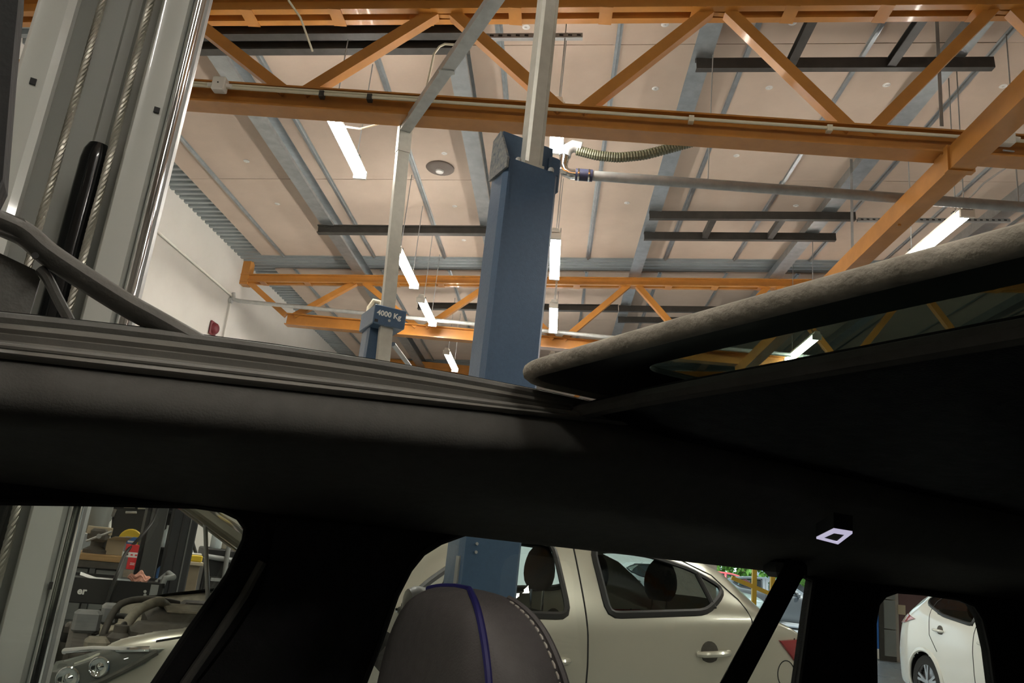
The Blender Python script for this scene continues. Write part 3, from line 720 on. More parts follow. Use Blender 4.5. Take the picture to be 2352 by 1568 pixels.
        def patch(poly, name, m, th=.012):
            # dense patch on the body side
            x0, x1 = min(p[0] for p in poly), max(p[0] for p in poly); z0, z1 = min(p[1] for p in poly), max(p[1] for p in poly)
            cxy = (sum(p[0] for p in poly)/len(poly), sum(p[1] for p in poly)/len(poly))
            ring = []
            n = len(poly)
            for a in range(n):
                p, q = poly[a], poly[(a+1) % n]
                for t in range(5): ring.append((p[0]+(q[0]-p[0])*t/5, p[1]+(q[1]-p[1])*t/5))
            rings = []
            for k, off in ((1., 0.), (.97, th), (.7, th*1.25), (.35, th*1.35), (.02, th*1.35)):
                rings.append([(cxy[0]+(x-cxy[0])*k, sg*(B.y_at(cxy[0]+(x-cxy[0])*k, cxy[1]+(z-cxy[1])*k)+off), cxy[1]+(z-cxy[1])*k) for x, z in ring])
            return MB().loft(rings, True, True).build(name, m, car, True, local=True)
        for nm, m, poly in shape['patches']: patch(poly, nm, m)
        if shape.get('flap'):
            fx, fz, fr_ = shape['flap']
            P = [(fx+fr_*math.cos(a), sg*(B.y_at(fx+fr_*math.cos(a), fz+fr_*math.sin(a))+.001), fz+fr_*math.sin(a)) for a in np.linspace(0, 2*math.pi, 28)]
            MB().tube(P, .003, 5).build('fuel_flap_gap', 'rubber', car, True, local=True)
        mx_, mz_ = shape['mirror']
        yb = B.y_at(mx_, mz_)
        MB().lathe((mx_+.05, sg*(yb+.12), mz_+.04), [(.01, -.06), (.07, -.04), (.085, 0), (.08, .04), (.02, .05)], 14, (1, 0, .05)).build('door_mirror', 'black_plastic' if bay else paint, car, True, local=True)
        MB().beam((mx_+.04, sg*(yb-.01), mz_), (mx_+.04, sg*(yb+.08), mz_+.02), .05, .03).build('mirror_stalk', 'black_plastic', car, local=True)
    # floor pan and cabin
    MB().box(.15, shape['L']-.15, -B.hw+.32, B.hw-.32, .18, .24).build('floor_pan', 'black_plastic', car, local=True)
    if detail:
        for sx in shape['seats']:
            for sy in (-.37, .37):
                st = MB().bbox(sx, sx+.16, sy-.24, sy+.24, .45, 1.02, .05).build('seat_back', 'seat_fabric', car, True, local=True)
                MB().bbox(sx-.45, sx+.1, sy-.24, sy+.24, .35, .55, .05).build('seat_cushion', 'seat_fabric', st, True, local=True)
                q = MB(); rings = []
                for t, (a, b) in zip(np.linspace(1.13, 1.37, 7), ((.09, .035), (.13, .05), (.145, .055), (.145, .055), (.135, .05), (.11, .045), (.06, .03))):
                    rings.append([(sx+.09+b*math.cos(k*math.pi/8), sy+a*math.copysign(abs(math.sin(k*math.pi/8))**.7, math.sin(k*math.pi/8)), t) for k in range(16)])
                q.loft(rings, True, True).build('headrest', 'seat_fabric', st, True, local=True)
                for dy in (-.07, .07): MB().tube([(sx+.09, sy+dy, 1.0), (sx+.09, sy+dy, 1.16)], .007, 6).build('headrest_post', 'chrome', st, True, local=True)
        MB().bbox(shape['screen'][0]+.12, shape['screen'][0]+.55, -.66, .66, .62, .95, .06).build('dashboard', 'black_plastic', car, True, local=True)
        sw = MB(); cy_ = .37
        sw.tube([(shape['screen'][0]+.62-.06*math.sin(a), cy_+.18*math.cos(a), .93+.16*math.sin(a)) for a in np.linspace(0, 2*math.pi, 25)], .016, 8).build('steering_wheel', 'black_plastic', car, True, local=True)
    return car, B
HATCH = dict(L=4.32, hw=.87,
    top=[(0,.60),(.03,.68),(.12,.77),(.3,.86),(.6,.93),(.9,.98),(1.12,1.03),(1.35,1.16),(1.65,1.33),(1.9,1.425),(2.15,1.47),(2.5,1.49),(2.9,1.475),(3.15,1.445),(3.45,1.40),(3.60,1.355),(3.78,1.25),(3.96,1.13),(4.12,1.06),(4.24,1.0),(4.30,.88),(4.32,.78)],
    belt=[(0,.6),(.3,.82),(1.0,.925),(1.43,.965),(2.17,1.0),(2.4,1.02),(3.25,1.085),(3.6,1.10),(3.95,1.04),(4.25,.94)],
    yr=[(0,.62),(.5,.72),(1.0,.76),(1.3,.72),(1.9,.62),(2.6,.61),(3.3,.58),(3.75,.60),(4.15,.64),(4.32,.6)],
    zrd=[(0,.04),(1.0,.035),(1.4,.03),(1.9,.04),(3.2,.045),(3.6,.04),(4.16,.05)],
    wheels=(.80, 3.50), r=.30, screen=(1.16, 1.98), rear=(3.46, 3.90), bay=(.06, 1.10),
    wins=[[(1.43,1.00),(1.58,1.13),(1.86,1.315),(2.07,1.375),(2.33,1.395),(2.36,1.03)], [(2.58,1.395),(2.60,1.05),(3.27,1.105),(3.46,1.21),(3.49,1.25),(3.30,1.335),(3.0,1.385)]],
    gaps=[[(2.46,1.42),(2.465,1.0),(2.47,.8),(2.46,.4),(2.44,.3)], [(2.9,1.43),(3.25,1.385),(3.46,1.31),(3.57,1.19),(3.60,1.08),(3.57,.9),(3.50,.72)], [(1.20,.96),(1.28,.8),(1.30,.5),(1.27,.3)], [(3.95,1.0),(3.98,.90),(4.0,.6)], [(.42,.82),(.9,.93),(1.15,.97)]],
    handles=[(2.14,2.36,.815,.822), (3.18,3.42,.885,.905)],
    patches=[('tail_lamp', 'red_lamp', [(3.80,.985),(4.02,1.0),(4.22,.95),(4.22,.84),(4.05,.78),(3.95,.86)]), ('headlamp', 'lamp_base', [(.03,.60),(.08,.70),(.24,.775),(.46,.80),(.40,.74),(.27,.655),(.13,.58)])],
    flap=(3.86, .80, .075), mirror=(1.42, 1.0), seats=(2.33, 3.2))
SC, SB = make_car('silver hatchback with raised bonnet parked beside the near blue column', tuple(UV(-.10, 3.6+.87, 0)), YAW, 'silver_car', HATCH, (-1, 1), bay=True, nx=150, nt=64)
MB().tube([(3.34, -SB.y_at(3.34, z)-.002, z) for z in np.linspace(1.13, 1.31, 6)], .015, 8).build('quarter_divider', 'black_plastic', SC, True, local=True)
for sg in (-1,):
    for lx, lz, lr in ((.14, .665, .045), (.24, .715, .04)):
        yy = SB.y_at(lx, lz)
        MB().lathe((lx, sg*(yy+.004), lz), [(lr, .02), (lr*.9, .024), (lr*.75, .016), (lr*.4, .012), (lr*.12, .02), (.001, .022)], 20, (-.35, sg, 0), caps=False).build('lamp_reflector', 'chrome', SC, True, local=True)
    P = [(x, sg*(SB.y_at(x, z)+.020), z) for x, z in ((.10, .735), (.2, .765), (.3, .783), (.40, .793))]
    MB().tube(P, .012, 8).build('lamp_strip', 'chrome', SC, True, local=True)
    P = [(x, sg*(SB.y_at(x, z)+.022), z) for x, z in ((.18, .625), (.27, .675), (.36, .735), (.43, .785))]
    MB().tube(P, .012, 8).build('lamp_indicator', 'engine_black', SC, True, local=True)
    poly = [(.03,.60),(.08,.70),(.24,.775),(.46,.80),(.40,.74),(.27,.655),(.13,.58)]; cxy = (.23, .69); ring = []
    for a in range(len(poly)):
        p, q = poly[a], poly[(a+1) % len(poly)]
        ring += [(p[0]+(q[0]-p[0])*t/5, p[1]+(q[1]-p[1])*t/5) for t in range(5)]
    MB().loft([[(cxy[0]+(x-cxy[0])*k, sg*(SB.y_at(cxy[0]+(x-cxy[0])*k, cxy[1]+(z-cxy[1])*k)+off), cxy[1]+(z-cxy[1])*k) for x, z in ring] for k, off in ((1., .004), (.97, .03), (.7, .042), (.35, .046), (.02, .046))], True, True).build('lamp_lens', 'clear_glass', SC, True, local=True)
# ---- raised bonnet and engine bay
hx, hz = 1.14, 1.045
ang = math.atan2(.50, .94)
def bon(s, y, d): return (hx - s*math.cos(ang) + d*math.sin(ang), y, hz + s*math.sin(ang) + d*math.cos(ang))
rings = []
for s_ in np.linspace(0, 1.03, 12):
    w = .70 - .10*(s_/1.03)**2.5; c = .035*math.sin(math.pi*s_/1.03)
    rings.append([bon(s_, y*w, c + .03*(1-y*y)) for y in np.linspace(-1, 1, 13)] + [bon(s_, y*w, c + .03*(1-y*y) - .022) for y in np.linspace(1, -1, 13)])
bn = MB().loft(rings, True, True).build('bonnet', 'silver_car', SC, True, local=True)
for y in (-.5, -.2, .2, .5): MB().beam(bon(.08, y, -.02), bon(.93, y*.7, -.0), .05, .03).build('bonnet_rib', 'silver_car', bn, local=True)
MB().tube([(.76, .30, .8), (.64, .30, 1.32)], .012, 8).build('prop_rod', 'galv', SC, True, local=True)
tub = MB(); tub.box(.12, 1.12, -.64, .64, .40, .46); tub.box(1.08, 1.14, -.68, .68, .42, .99); tub.build('bay_tub', 'engine_black', SC, local=True)
for sg in (-1, 1):
    q = MB(); q.loft([[(x, sg*yy, np.interp(x, (0, .3, .6, 1.12), (.62, .80, .87, .945)) - dz) for yy, dz in ((.765, .0), (.74, .02), (.71, .09), (.58, .12), (.5, .42))] for x in np.linspace(.12, 1.12, 12)]).build('inner_wing', 'engine_cast', SC, True, local=True)
MB().bbox(.10, .20, -.55, .55, .60, .74, .02).build('slam_panel', 'engine_black', SC, local=True)
MB().bbox(.42, .86, -.22, .28, .70, .86, .03).build('engine_cover', 'engine_black', SC, True, local=True)
MB().bbox(.50, .78, -.16, .22, .86, .875, .01).build('cover_badge_plate', 'engine_cast', SC, local=True)
MB().bbox(.62, .88, .34, .56, .62, .87, .02).build('battery', 'engine_black', SC, local=True)
MB().bbox(.34, .66, -.50, -.27, .64, .84, .03).build('air_box', 'engine_black', SC, True, local=True)
MB().lathe((.80, -.46, .66), [(.07, 0), (.075, .14), (.06, .17), (.035, .18), (.035, .21), (.0, .21)], 16).build('reservoir', 'engine_cast', SC, True, local=True)
MB().lathe((.30, -.44, .70), [(.05, 0), (.05, .08), (.03, .10), (.03, .13), (.0, .13)], 14).build('filler_cap', 'engine_black', SC, True, local=True)
MB().lathe((.96, -.40, .70), [(.10, 0), (.10, .20), (.07, .23), (.03, .24), (.0, .24)], 18).build('strut_top', 'engine_cast', SC, True, local=True)
for P, rad, m in (([(.30,-.3,.75),(.36,-.2,.86),(.45,-.05,.90),(.5,.1,.88),(.55,.2,.84)], .024, 'engine_cast'), ([(.25,.1,.7),(.3,.2,.85),(.45,.32,.88),(.6,.36,.86)], .018, 'engine_black'), ([(.6,-.5,.85),(.75,-.4,.90),(.9,-.2,.93),(1.0,.1,.94)], .018, 'cable_black'), ([(.22,-.5,.72),(.3,-.35,.80),(.34,-.1,.82),(.32,.2,.8),(.25,.45,.76)], .014, 'cable_black'), ([(.7,-.3,.8),(.78,-.27,.93),(.9,-.3,.95),(.97,-.42,.9)], .028, 'engine_cast')):
    MB().tube(catmull(P, 18), rad, 10).build('engine_hose', m, SC, True, local=True)
for i in range(30):
    x = random.uniform(.15, 1.0); y = random.uniform(-.55, .5); z = random.uniform(.62, .80); a, b, c = [random.uniform(.03, .09) for _ in range(3)]
    MB().bbox(x-a, x+a, y-b, y+b, z-c, z+c*.8, .015).build('engine_part', random.choice(['engine_cast', 'engine_black', 'engine_black', 'galv_dull']), SC, local=True)
# white car parked at right, tail towards us
SUV = dict(HATCH); SUV.update(L=4.2, hw=.90,
    top=[(0,.62),(.03,.72),(.12,.85),(.4,.97),(.8,1.03),(1.1,1.08),(1.35,1.22),(1.65,1.40),(1.9,1.50),(2.2,1.55),(2.7,1.56),(3.2,1.53),(3.6,1.48),(3.85,1.36),(4.02,1.14),(4.12,1.06),(4.18,.9),(4.2,.75)],
    belt=[(0,.6),(.3,.9),(1.0,.98),(1.43,1.0),(2.4,1.04),(3.1,1.12),(3.5,1.2),(3.8,1.12),(4.15,.98)],
    yr=[(0,.62),(.5,.74),(1.0,.78),(1.3,.74),(1.9,.64),(2.6,.63),(3.3,.61),(3.7,.60),(4.0,.66),(4.2,.62)],
    screen=(1.15, 1.9), rear=(3.68, 3.98), wheels=(.82, 3.42), r=.33,
    wins=[[(1.42,1.04),(1.6,1.2),(1.85,1.385),(2.1,1.46),(2.3,1.47),(2.33,1.07)], [(2.44,1.47),(2.46,1.08),(3.05,1.145),(3.42,1.26),(3.50,1.33),(3.3,1.43),(2.9,1.465)]],
    gaps=[[(2.38,1.5),(2.395,1.05),(2.41,.8),(2.38,.3)], [(3.1,1.5),(3.3,1.3),(3.28,.9),(3.12,.72)], [(1.24,.98),(1.3,.6),(1.27,.3)]],
    handles=[(2.1,2.3,.90,.905), (2.98,3.18,.96,.97)],
    patches=[('tail_lamp', 'red_lamp', [(3.60,1.06),(3.90,1.12),(4.14,1.08),(4.17,.98),(3.95,.99)])], flap=None, mirror=(1.45, 1.06), seats=(2.0, 3.0))
make_car('white hatchback at far right with its tail lamp towards the blue door leaf', (5.92, 7.26, 0), math.radians(95), 'white_car', SUV, (1, -1), nx=90, nt=46, dark='privacy_glass', detail=True)
make_car('white car parked outdoors beyond the doorway, nearest the door', (5.6, 21.5, 0), math.radians(150), 'white_car', SUV, (1,), nx=50, nt=26, detail=False)
make_car('dark grey car parked outdoors behind the white one', (9.6, 27, 0), math.radians(170), 'grey_car', HATCH, (1,), nx=50, nt=26, detail=False)
make_car('red car parked outdoors in front of the hedge', (9.0, 31, 0), math.radians(175), 'red_car', SUV, (1,), nx=50, nt=26, detail=False)

# ------------------------------------------------------------------ outdoors and doorway
struct(MB().box(-30, 60, YB+.3, 90, -.14, -.02).build('floor_outside', 'asphalt'))
def hedge(label, x0, x1, y, h, n):
    t = thing('hedge', label, 'hedge', ((x0+x1)/2, y, 0)); rnd = np.random.RandomState(3); q = MB()
    for i in range(n):
        c = Vector((rnd.uniform(x0, x1), y + rnd.normal(0, .5), 0)); top = h*(.8+.2*math.sin(c.x*1.3)); c.z = rnd.uniform(.2, 1)*top
        a = Vector(rnd.normal(0, 1, 3)).normalized()*rnd.uniform(.10, .2); b = a.cross(Vector(rnd.normal(0, 1, 3))).normalized()*rnd.uniform(.05, .1)
        q.add([c-a, c+b, c+a, c-b], [(0, 1, 2, 3)])
    o = q.build('foliage', 'leaf', t); o['kind'] = 'stuff'
    for k in range(int((x1-x0)/2)): MB().tube([(x0+2*k+.5, y, 0), (x0+2*k+.6, y, h*.7)], [.09, .04], 7).build('stem', 'bark', t, True)
hedge('bright green hedge of trees outdoors behind the parked cars', 2, 22, 36, 7.0, 14000)
tag(MB().box(-7, 3.6, 27, 27.25, 0, 3.2).build('added_bright_wall', 'paper', None), 'white wall added outdoors to brighten the view through the silver car', 'wall')  # invented wall, a bright background behind the silver car's windows
bl = thing('office_building', 'pale blue grey building far outdoors with tall windows', 'building', (26, 52, 0))
MB().box(14, 40, 50, 56, 0, 9).build('wall', 'building', bl)
for i in range(12):
    for j in range(3): MB().box(14.8+2.1*i, 16.1+2.1*i, 49.93, 50.0, .9+2.9*j, 2.9+2.9*j).build('window', 'black_gloss', bl)
yf = thing('safety_barrier', 'yellow painted barrier frame outside the doorway', 'barrier', (5, 19, 0))
a = atY(1733, 1300, 19.2); MB().beam((a.x, 19.2, 0), (a.x, 19.2, 2.6), .10, .10).build('post', 'yellow_post', yf)
b0, b1 = atY(1680, 1326, 19.2), atY(1790, 1372, 19.2); MB().beam(b0, b1, .09, .09).build('brace', 'yellow_post', yf)
a = atY(1775, 1300, 19.2); MB().beam((a.x, 19.2, 0), (a.x, 19.2, 2.6), .10, .10).build('post', 'yellow_post', yf)
# doorway jamb, blue leaf and notice
jp = thing('door_jamb', 'grey steel door jamb between the doorway and the brown wall', 'door jamb', (7.36, YB-.1, 0))
x0, x1 = atY(2019, 1450, YB-.12).x, atY(2030, 1450, YB-.12).x; x2 = atY(2058, 1450, YB-.12).x
MB().box(x0, x1, YB-.14, YB-.0, 0, 3.4).build('dark_edge', 'dark_steel', jp)
for z0, z1 in ((0.1, .62), (.64, 1.22), (1.24, 2.2), (2.22, 3.4)): MB().box(x1, x2, YB-.12, YB-.0, z0, z1).build('cover_panel', 'drawer', jp)
MB().box(x1, x2, YB-.13, YB, 0, .1).build('foot_cover', 'dark_steel', jp)
bl2 = thing('door_leaf', 'bright blue door leaf standing at the edge of the doorway', 'door', (x0-.1, YB-.1, 0))
xb = atY(1996, 1450, YB-.1).x
MB().box(xb, x0-.01, YB-.13, YB-.07, .22, 3.3).build('leaf', 'blue_leaf', bl2)
MB().box(xb, x0-.01, YB-.13, YB-.07, .02, .22).build('kick_strip', 'white_plastic', bl2)
p0, p1 = atY(2062, 1388, YB-.03), atY(2080, 1412, YB-.03)
tag(MB().box(p0.x, p1.x, YB-.035, YB-.021, p1.z, p0.z).build('wall_notice', 'card', None), 'cream notice sheet on the brown wall beside the jamb', 'notice')
rb = thing('traffic_barrier', 'red and white banded barrier post outdoors beside the blue leaf', 'barrier', (xb-.2, 19.5, 0))
for k in range(6): MB().lathe((xb-.05, 19.4, .12+.2*k), [(.16, 0), (.16, .2)], 16).build('band', 'red_card' if k % 2 else 'paper', rb, True)
MB().lathe((xb-.05, 19.4, 0), [(.25, 0), (.25, .12)], 16).build('foot', 'rubber', rb, True)

# ------------------------------------------------------------------ workshop corner seen through the front side window
def rect(xl, xr, yt, yb, v):
    ym, xm = (yt+yb)/2, (xl+xr)/2
    return uvz(xl, ym, v)[0], uvz(xr, ym, v)[0], uvz(xm, yb, v)[2], uvz(xm, yt, v)[2]
def fbox(xl, xr, yt, yb, v, d, name, m, parent, b=.004, z0=None):
    u0, u1, a, z1 = rect(xl, xr, yt, yb, v); a = a if z0 is None else z0
    return MB().bbox(u0, u1, v, v+d, a, z1, b).fr().build(name, m, parent)
def fthing(name, label, cat, x, y, v, z=0., group=None):
    u = uvz(x, y, v)[0]; return thing(name, label, cat, tuple(UV(u, v, z)), YAW, group)
# tool trolley
vT = 6.1
tr = fthing('tool_trolley', 'black tool trolley with raised handle behind the open engine bay', 'trolley', 280, 1360, vT)
u0, u1, zlo, zhi = rect(150, 378, 1332, 1362, vT)
u0 -= .35
MB().bbox(u0, u1, vT, vT+.5, zhi-.16, zhi-.02, .008).fr().build('top_tray', 'black_plastic', tr)
for a, b, c, d_ in ((u0, u1, vT, vT+.015), (u0, u1, vT+.485, vT+.5), (u0, u0+.015, vT, vT+.5), (u1-.015, u1, vT, vT+.5)):
    MB().box(a, b, c, d_, zhi-.03, zhi).fr().build('tray_rim', 'black_plastic', tr)
for a in (u0+.02, u1-.14):
    for c in (vT+.01, vT+.43): MB().bbox(a, a+.12 if a > 0 and c < vT+.1 else a+.05, c, c+.05, .1, zhi-.15, .006).fr().build('leg', 'black_plastic', tr)
MB().bbox(u0, u1, vT, vT+.5, .22, .30, .008).fr().build('lower_tray', 'black_plastic', tr)
p, q = uvz(362, 1340, vT), uvz(392, 1326, vT)
MB().tube([(u1-.02, vT+.05, zhi-.03), (q[0]-.03, vT+.05, q[2]-.01), (q[0]+.02, vT+.05, q[2]+.0), (q[0]+.02, vT+.45, q[2]), (u1-.02, vT+.45, zhi-.03)], .022, 10).fr().build('push_handle', 'drawer', tr, True)
for y in (1358, 1366): c = uvz(333, y, vT); MB().disc((c[0], vT, c[2]), (0, -1, 0), .010, .004, 10).fr().build('bolt', 'galv', tr)
c = uvz(356, 1353, vT); MB().box(c[0]-.03, c[0]+.02, vT-.003, vT+.001, c[2]-.04, c[2]+.03).fr().build('side_plate', 'galv_dull', tr)
for a in (u0+.06, u1-.06):
    for c in (vT+.06, vT+.44): MB().lathe(UV(a, c-.02, .06), [(.06, 0), (.06, .04)], 14, tuple(FV)).build('caster', 'rubber', tr, True)
c = uvz(178, 1356, vT-.003)
text_mesh('brand_text', 'er', .062, 'text_white', tr, Matrix.Translation(UV(c[0], vT-.002, c[2]-.02)) @ Matrix.Rotation(YAW, 4, 'Z') @ Matrix.Rotation(math.pi/2, 4, 'X'), bold=.002)
zt_ = zhi - .02
sh = MB(); u, v, z = uvz(228, 1335, vT+.1)
sh.loft([[(uvz(x, 1335, vT+.15)[0], vv, zt_ + .002 + .03*max(0, (220-x)/40)) for vv in (vT+.06, vT+.36)] for x in (180, 200, 220, 250, 276)])
sh.v += [(a, b, c+.002) for a, b, c in sh.v]; n = 10; sh.f += [tuple(reversed([i+n for i in f])) for f in sh.f]
pp = sh.fr().build('paper_sheet', 'paper', None); tag(pp, 'white paper sheet lying on the black tool trolley', 'paper')
# red and grey box on trolley
rbx = fthing('product_box', 'tall red and grey carton standing on the trolley', 'box', 292, 1300, vT+.22, zt_)
u0b, u1b, a, z1b = rect(277, 311, 1250, 1338, vT+.22)
hb = z1b - zt_; V2 = vT+.22; um = u0b + (u1b-u0b)*.42
MB().box(u0b, u1b, V2, V2+.1, zt_, z1b).fr().build('carton', 'drawer', rbx)
MB().box(u0b+.01, u1b+.001, V2-.002, V2+.101, zt_+hb*.80, z1b+.001).fr().build('red_top', 'red_card', rbx)
MB().box(u0b-.001, u1b+.001, V2-.003, V2+.101, zt_+hb*.66, zt_+hb*.80).fr().build('white_band', 'paper', rbx)
MB().box(um, u1b+.001, V2-.002, V2+.1, zt_+hb*.34, zt_+hb*.66).fr().build('red_block', 'red_card', rbx)
for k in (.50, .46): MB().box(um+.02, u1b-.005, V2-.004, V2-.001, zt_+hb*k, zt_+hb*(k+.018)).fr().build('print_line', 'paper', rbx)
for k in (.0, .32, .62): MB().box(u0b+.02+(u1b-u0b)*k, u0b+.02+(u1b-u0b)*(k+.16), V2-.005, V2-.002, zt_+hb*.71, zt_+hb*.75).fr().build('print_mark', 'engine_black' if k < .3 else 'red_card', rbx)
MB().box(um-.01, u1b-.004, V2-.004, V2-.001, zt_+hb*.12, zt_+hb*.32).fr().build('print_picture', 'engine_cast', rbx)
MB().box(u0b+.002, u1b-.002, V2-.004, V2-.001, zt_+.003, zt_+hb*.07).fr().build('print_foot', 'bottle', rbx)
# rags
u, v, z = uvz(318, 1332, vT+.12); rr_ = np.random.RandomState(5); rg = MB(); rings = []
for i in range(15):
    t = i/14; ring = []
    for k in range(22):
        a = 2*math.pi*k/22; rad = (.052*math.sin(math.pi*t)**.7)*(1+.28*math.sin(3*a+5*t)+.16*math.sin(7*a-9*t)) + .001
        ring.append((u + (t-.5)*.15, vT+.12 + .8*rad*math.cos(a), zt_ + .035 + max(-.034, .65*rad*math.sin(a)) + .012*math.sin(14*t)))
    rings.append(ring)
tag(rg.loft(rings, True, True).fr().build('cleaning_rag', 'rag', None, True), 'crumpled pink cleaning rag on the trolley corner', 'rag')
# workbench with drawers
vB = 7.7
wbn = fthing('workbench', 'workbench with orange wooden top and grey drawers behind the trolley', 'workbench', 240, 1300, vB)
u0, u1, a, zt2 = rect(120, 288, 1272, 1282, vB); u0 -= .6
MB().bbox(u0, u1, vB, vB+.65, zt2-.05, zt2, .004).fr().build('worktop', 'wood', wbn)
MB().bbox(u0, u1-.01, vB+.01, vB+.64, zt2-.11, zt2-.05, .004).fr().build('apron', 'engine_black', wbn)
uw = (u1-u0)/5
for i in range(5):
    uu = u0 + i*uw
    cab = MB().bbox(uu+.03, uu+uw-.03, vB+.04, vB+.6, .05, zt2-.12, .004).fr().build('cabinet', 'drawer', wbn)
    for (za, zb) in ((.70, zt2-.14), (.42, .68), (.08, .40)):
        MB().bbox(uu+.035, uu+uw-.035, vB+.025, vB+.04, za, zb, .003).fr().build('drawer_front', 'drawer', cab)
        MB().bbox(uu+uw*.5-.09, uu+uw*.5+.09, vB+.008, vB+.03, zb-.07, zb-.03, .004).fr().build('drawer_pull', 'rubber', cab)
    MB().bbox(uu-.02, uu+.025, vB+.02, vB+.62, 0, zt2-.11, .003).fr().build('leg_panel', 'locker', wbn)
# pegboard above bench, on its own frame
pg = fthing('pegboard', 'black pegboard standing behind the workbench', 'pegboard', 280, 1200, vB+.72)
u0p, u1p, _, _ = rect(230, 345, 1100, 1270, vB+.72)
MB().bbox(u0p, u1p, vB+.70, vB+.74, 0, 2.4, .004).fr().build('panel', 'black_plastic', pg)
for x, y in ((302, 1178), (298, 1165), (330, 1168)):
    c = uvz(x, y, vB+.70); MB().tube([(c[0]-.05, vB+.69, c[2]), (c[0]+.04, vB+.66, c[2]+.01)], .012, 8).fr().build('hook', 'galv', pg, True)
# things on the bench
def onbench(name, label, cat, build, grp=None):
    o = build(); return tag(o, label, cat, grp)
bxs = fthing('carton_box', 'cream cardboard box on the workbench', 'box', 260, 1255, vB+.2, zt2)
u0b, u1b, a, zb = rect(243, 288, 1240, 1270, vB+.2)
MB().bbox(u0b, u1b, vB+.2, vB+.45, zt2, zb, .003).fr().build('box_body', 'card', bxs)
MB().add([(u0b, vB+.2, zb), (u1b, vB+.2, zb), (u1b+.04, vB+.08, zb+.04), (u0b+.05, vB+.08, zb+.03), (u0b, vB+.203, zb+.003), (u1b, vB+.203, zb+.003), (u1b+.04, vB+.083, zb+.043), (u0b+.05, vB+.083, zb+.033)], [(0,1,2,3),(7,6,5,4),(0,4,5,1),(1,5,6,2),(2,6,7,3),(3,7,4,0)]).fr().build('open_flap', 'card', bxs)
wd_ = fthing('cable_drum', 'yellow and blue reel on the box at the end of the workbench', 'reel', 298, 1240, vB+.25, zt2)
c = uvz(299, 1240, vB+.5)
MB().lathe(UV(c[0], vB+.49, c[2]), [(.09, 0), (.10, .01), (.10, .09), (.09, .10)], 20, tuple(FV)).build('reel', 'yellow', wd_, True)
MB().bbox(c[0]-.045, c[0]+.06, vB+.478, vB+.49, c[2]-.05, c[2]+.03, .004).fr().build('blue_label', 'hose_blue', wd_)
MB().bbox(c[0]-.02, c[0]+.045, vB+.473, vB+.478, c[2]-.02, c[2]-.005, .001).fr().build('label_print', 'paper', wd_)
MB().bbox(c[0]-.05, c[0]+.05, vB+.50, vB+.58, zt2, c[2]-.07, .003).fr().build('stand', 'card', wd_)
vs_ = fthing('bench_vise', 'dark bench vise with pale jaws on the workbench', 'vise', 215, 1255, vB+.12, zt2)
u0b, u1b, a, zb = rect(203, 240, 1232, 1275, vB+.12); uc = (u0b+u1b)/2
MB().lathe(UV(uc, vB+.25, zt2), [(.10, 0), (.10, .03), (.05, .06), (.05, .12), (.08, .14)], 16).build('base', 'engine_black', vs_, True)
MB().bbox(uc-.07, uc+.07, vB+.12, vB+.24, zt2+.10, zt2+.21, .02).fr().build('front_jaw', 'engine_black', vs_)
MB().bbox(uc-.09, uc+.09, vB+.28, vB+.42, zt2+.10, zt2+.20, .02).fr().build('rear_jaw', 'engine_black', vs_)
for dv in (.225, .28): MB().bbox(uc-.10, uc+.10, vB+dv, vB+dv+.015, zt2+.16, zt2+.225, .003).fr().build('jaw_plate', 'card', vs_)
MB().tube([(uc, vB+.10, zt2+.15), (uc, vB+.02, zt2+.15)], .02, 10).fr().build('screw', 'galv', vs_, True)
MB().tube([(uc-.09, vB+.03, zt2+.10), (uc+.09, vB+.03, zt2+.20)], .010, 8).fr().build('handle_bar', 'galv', vs_, True)
pr_ = fthing('pry_bar', 'tall pale yellow bar leaning on the pegboard above the vise', 'bar', 251, 1210, vB+.5, zt2)
a, b = uvz(247, 1268, vB+.5), uvz(254, 1186, vB+.62); MB().tube([(a[0], vB+.5, zt2), (b[0], vB+.64, b[2])], .014, 8).fr().build('shaft', 'paper', pr_, True)
MB().tube([(b[0], vB+.64, b[2]), (b[0]+.01, vB+.65, b[2]+.07)], .03, 10).fr().build('head', 'engine_black', pr_, True)
# grey sack/cloth hanging left of pegboard
sk_ = MB(); rings = []
for t in np.linspace(0, 1, 10):
    y = 1150 + t*75; c = uvz(222, y, vB+.62); w = .14*(1-.35*t)
    rings.append([(c[0]+w*math.cos(a)*(1+.12*math.sin(5*a+4*t)), vB+.62+.05*math.sin(a)*(1+.2*math.sin(3*a)), c[2]) for a in np.linspace(0, 2*math.pi, 24, endpoint=False)])
tag(sk_.loft(rings, True, True).fr().build('hanging_cloth', 'drawer', None, True), 'grey cloth hanging beside the pegboard above the bench', 'cloth')
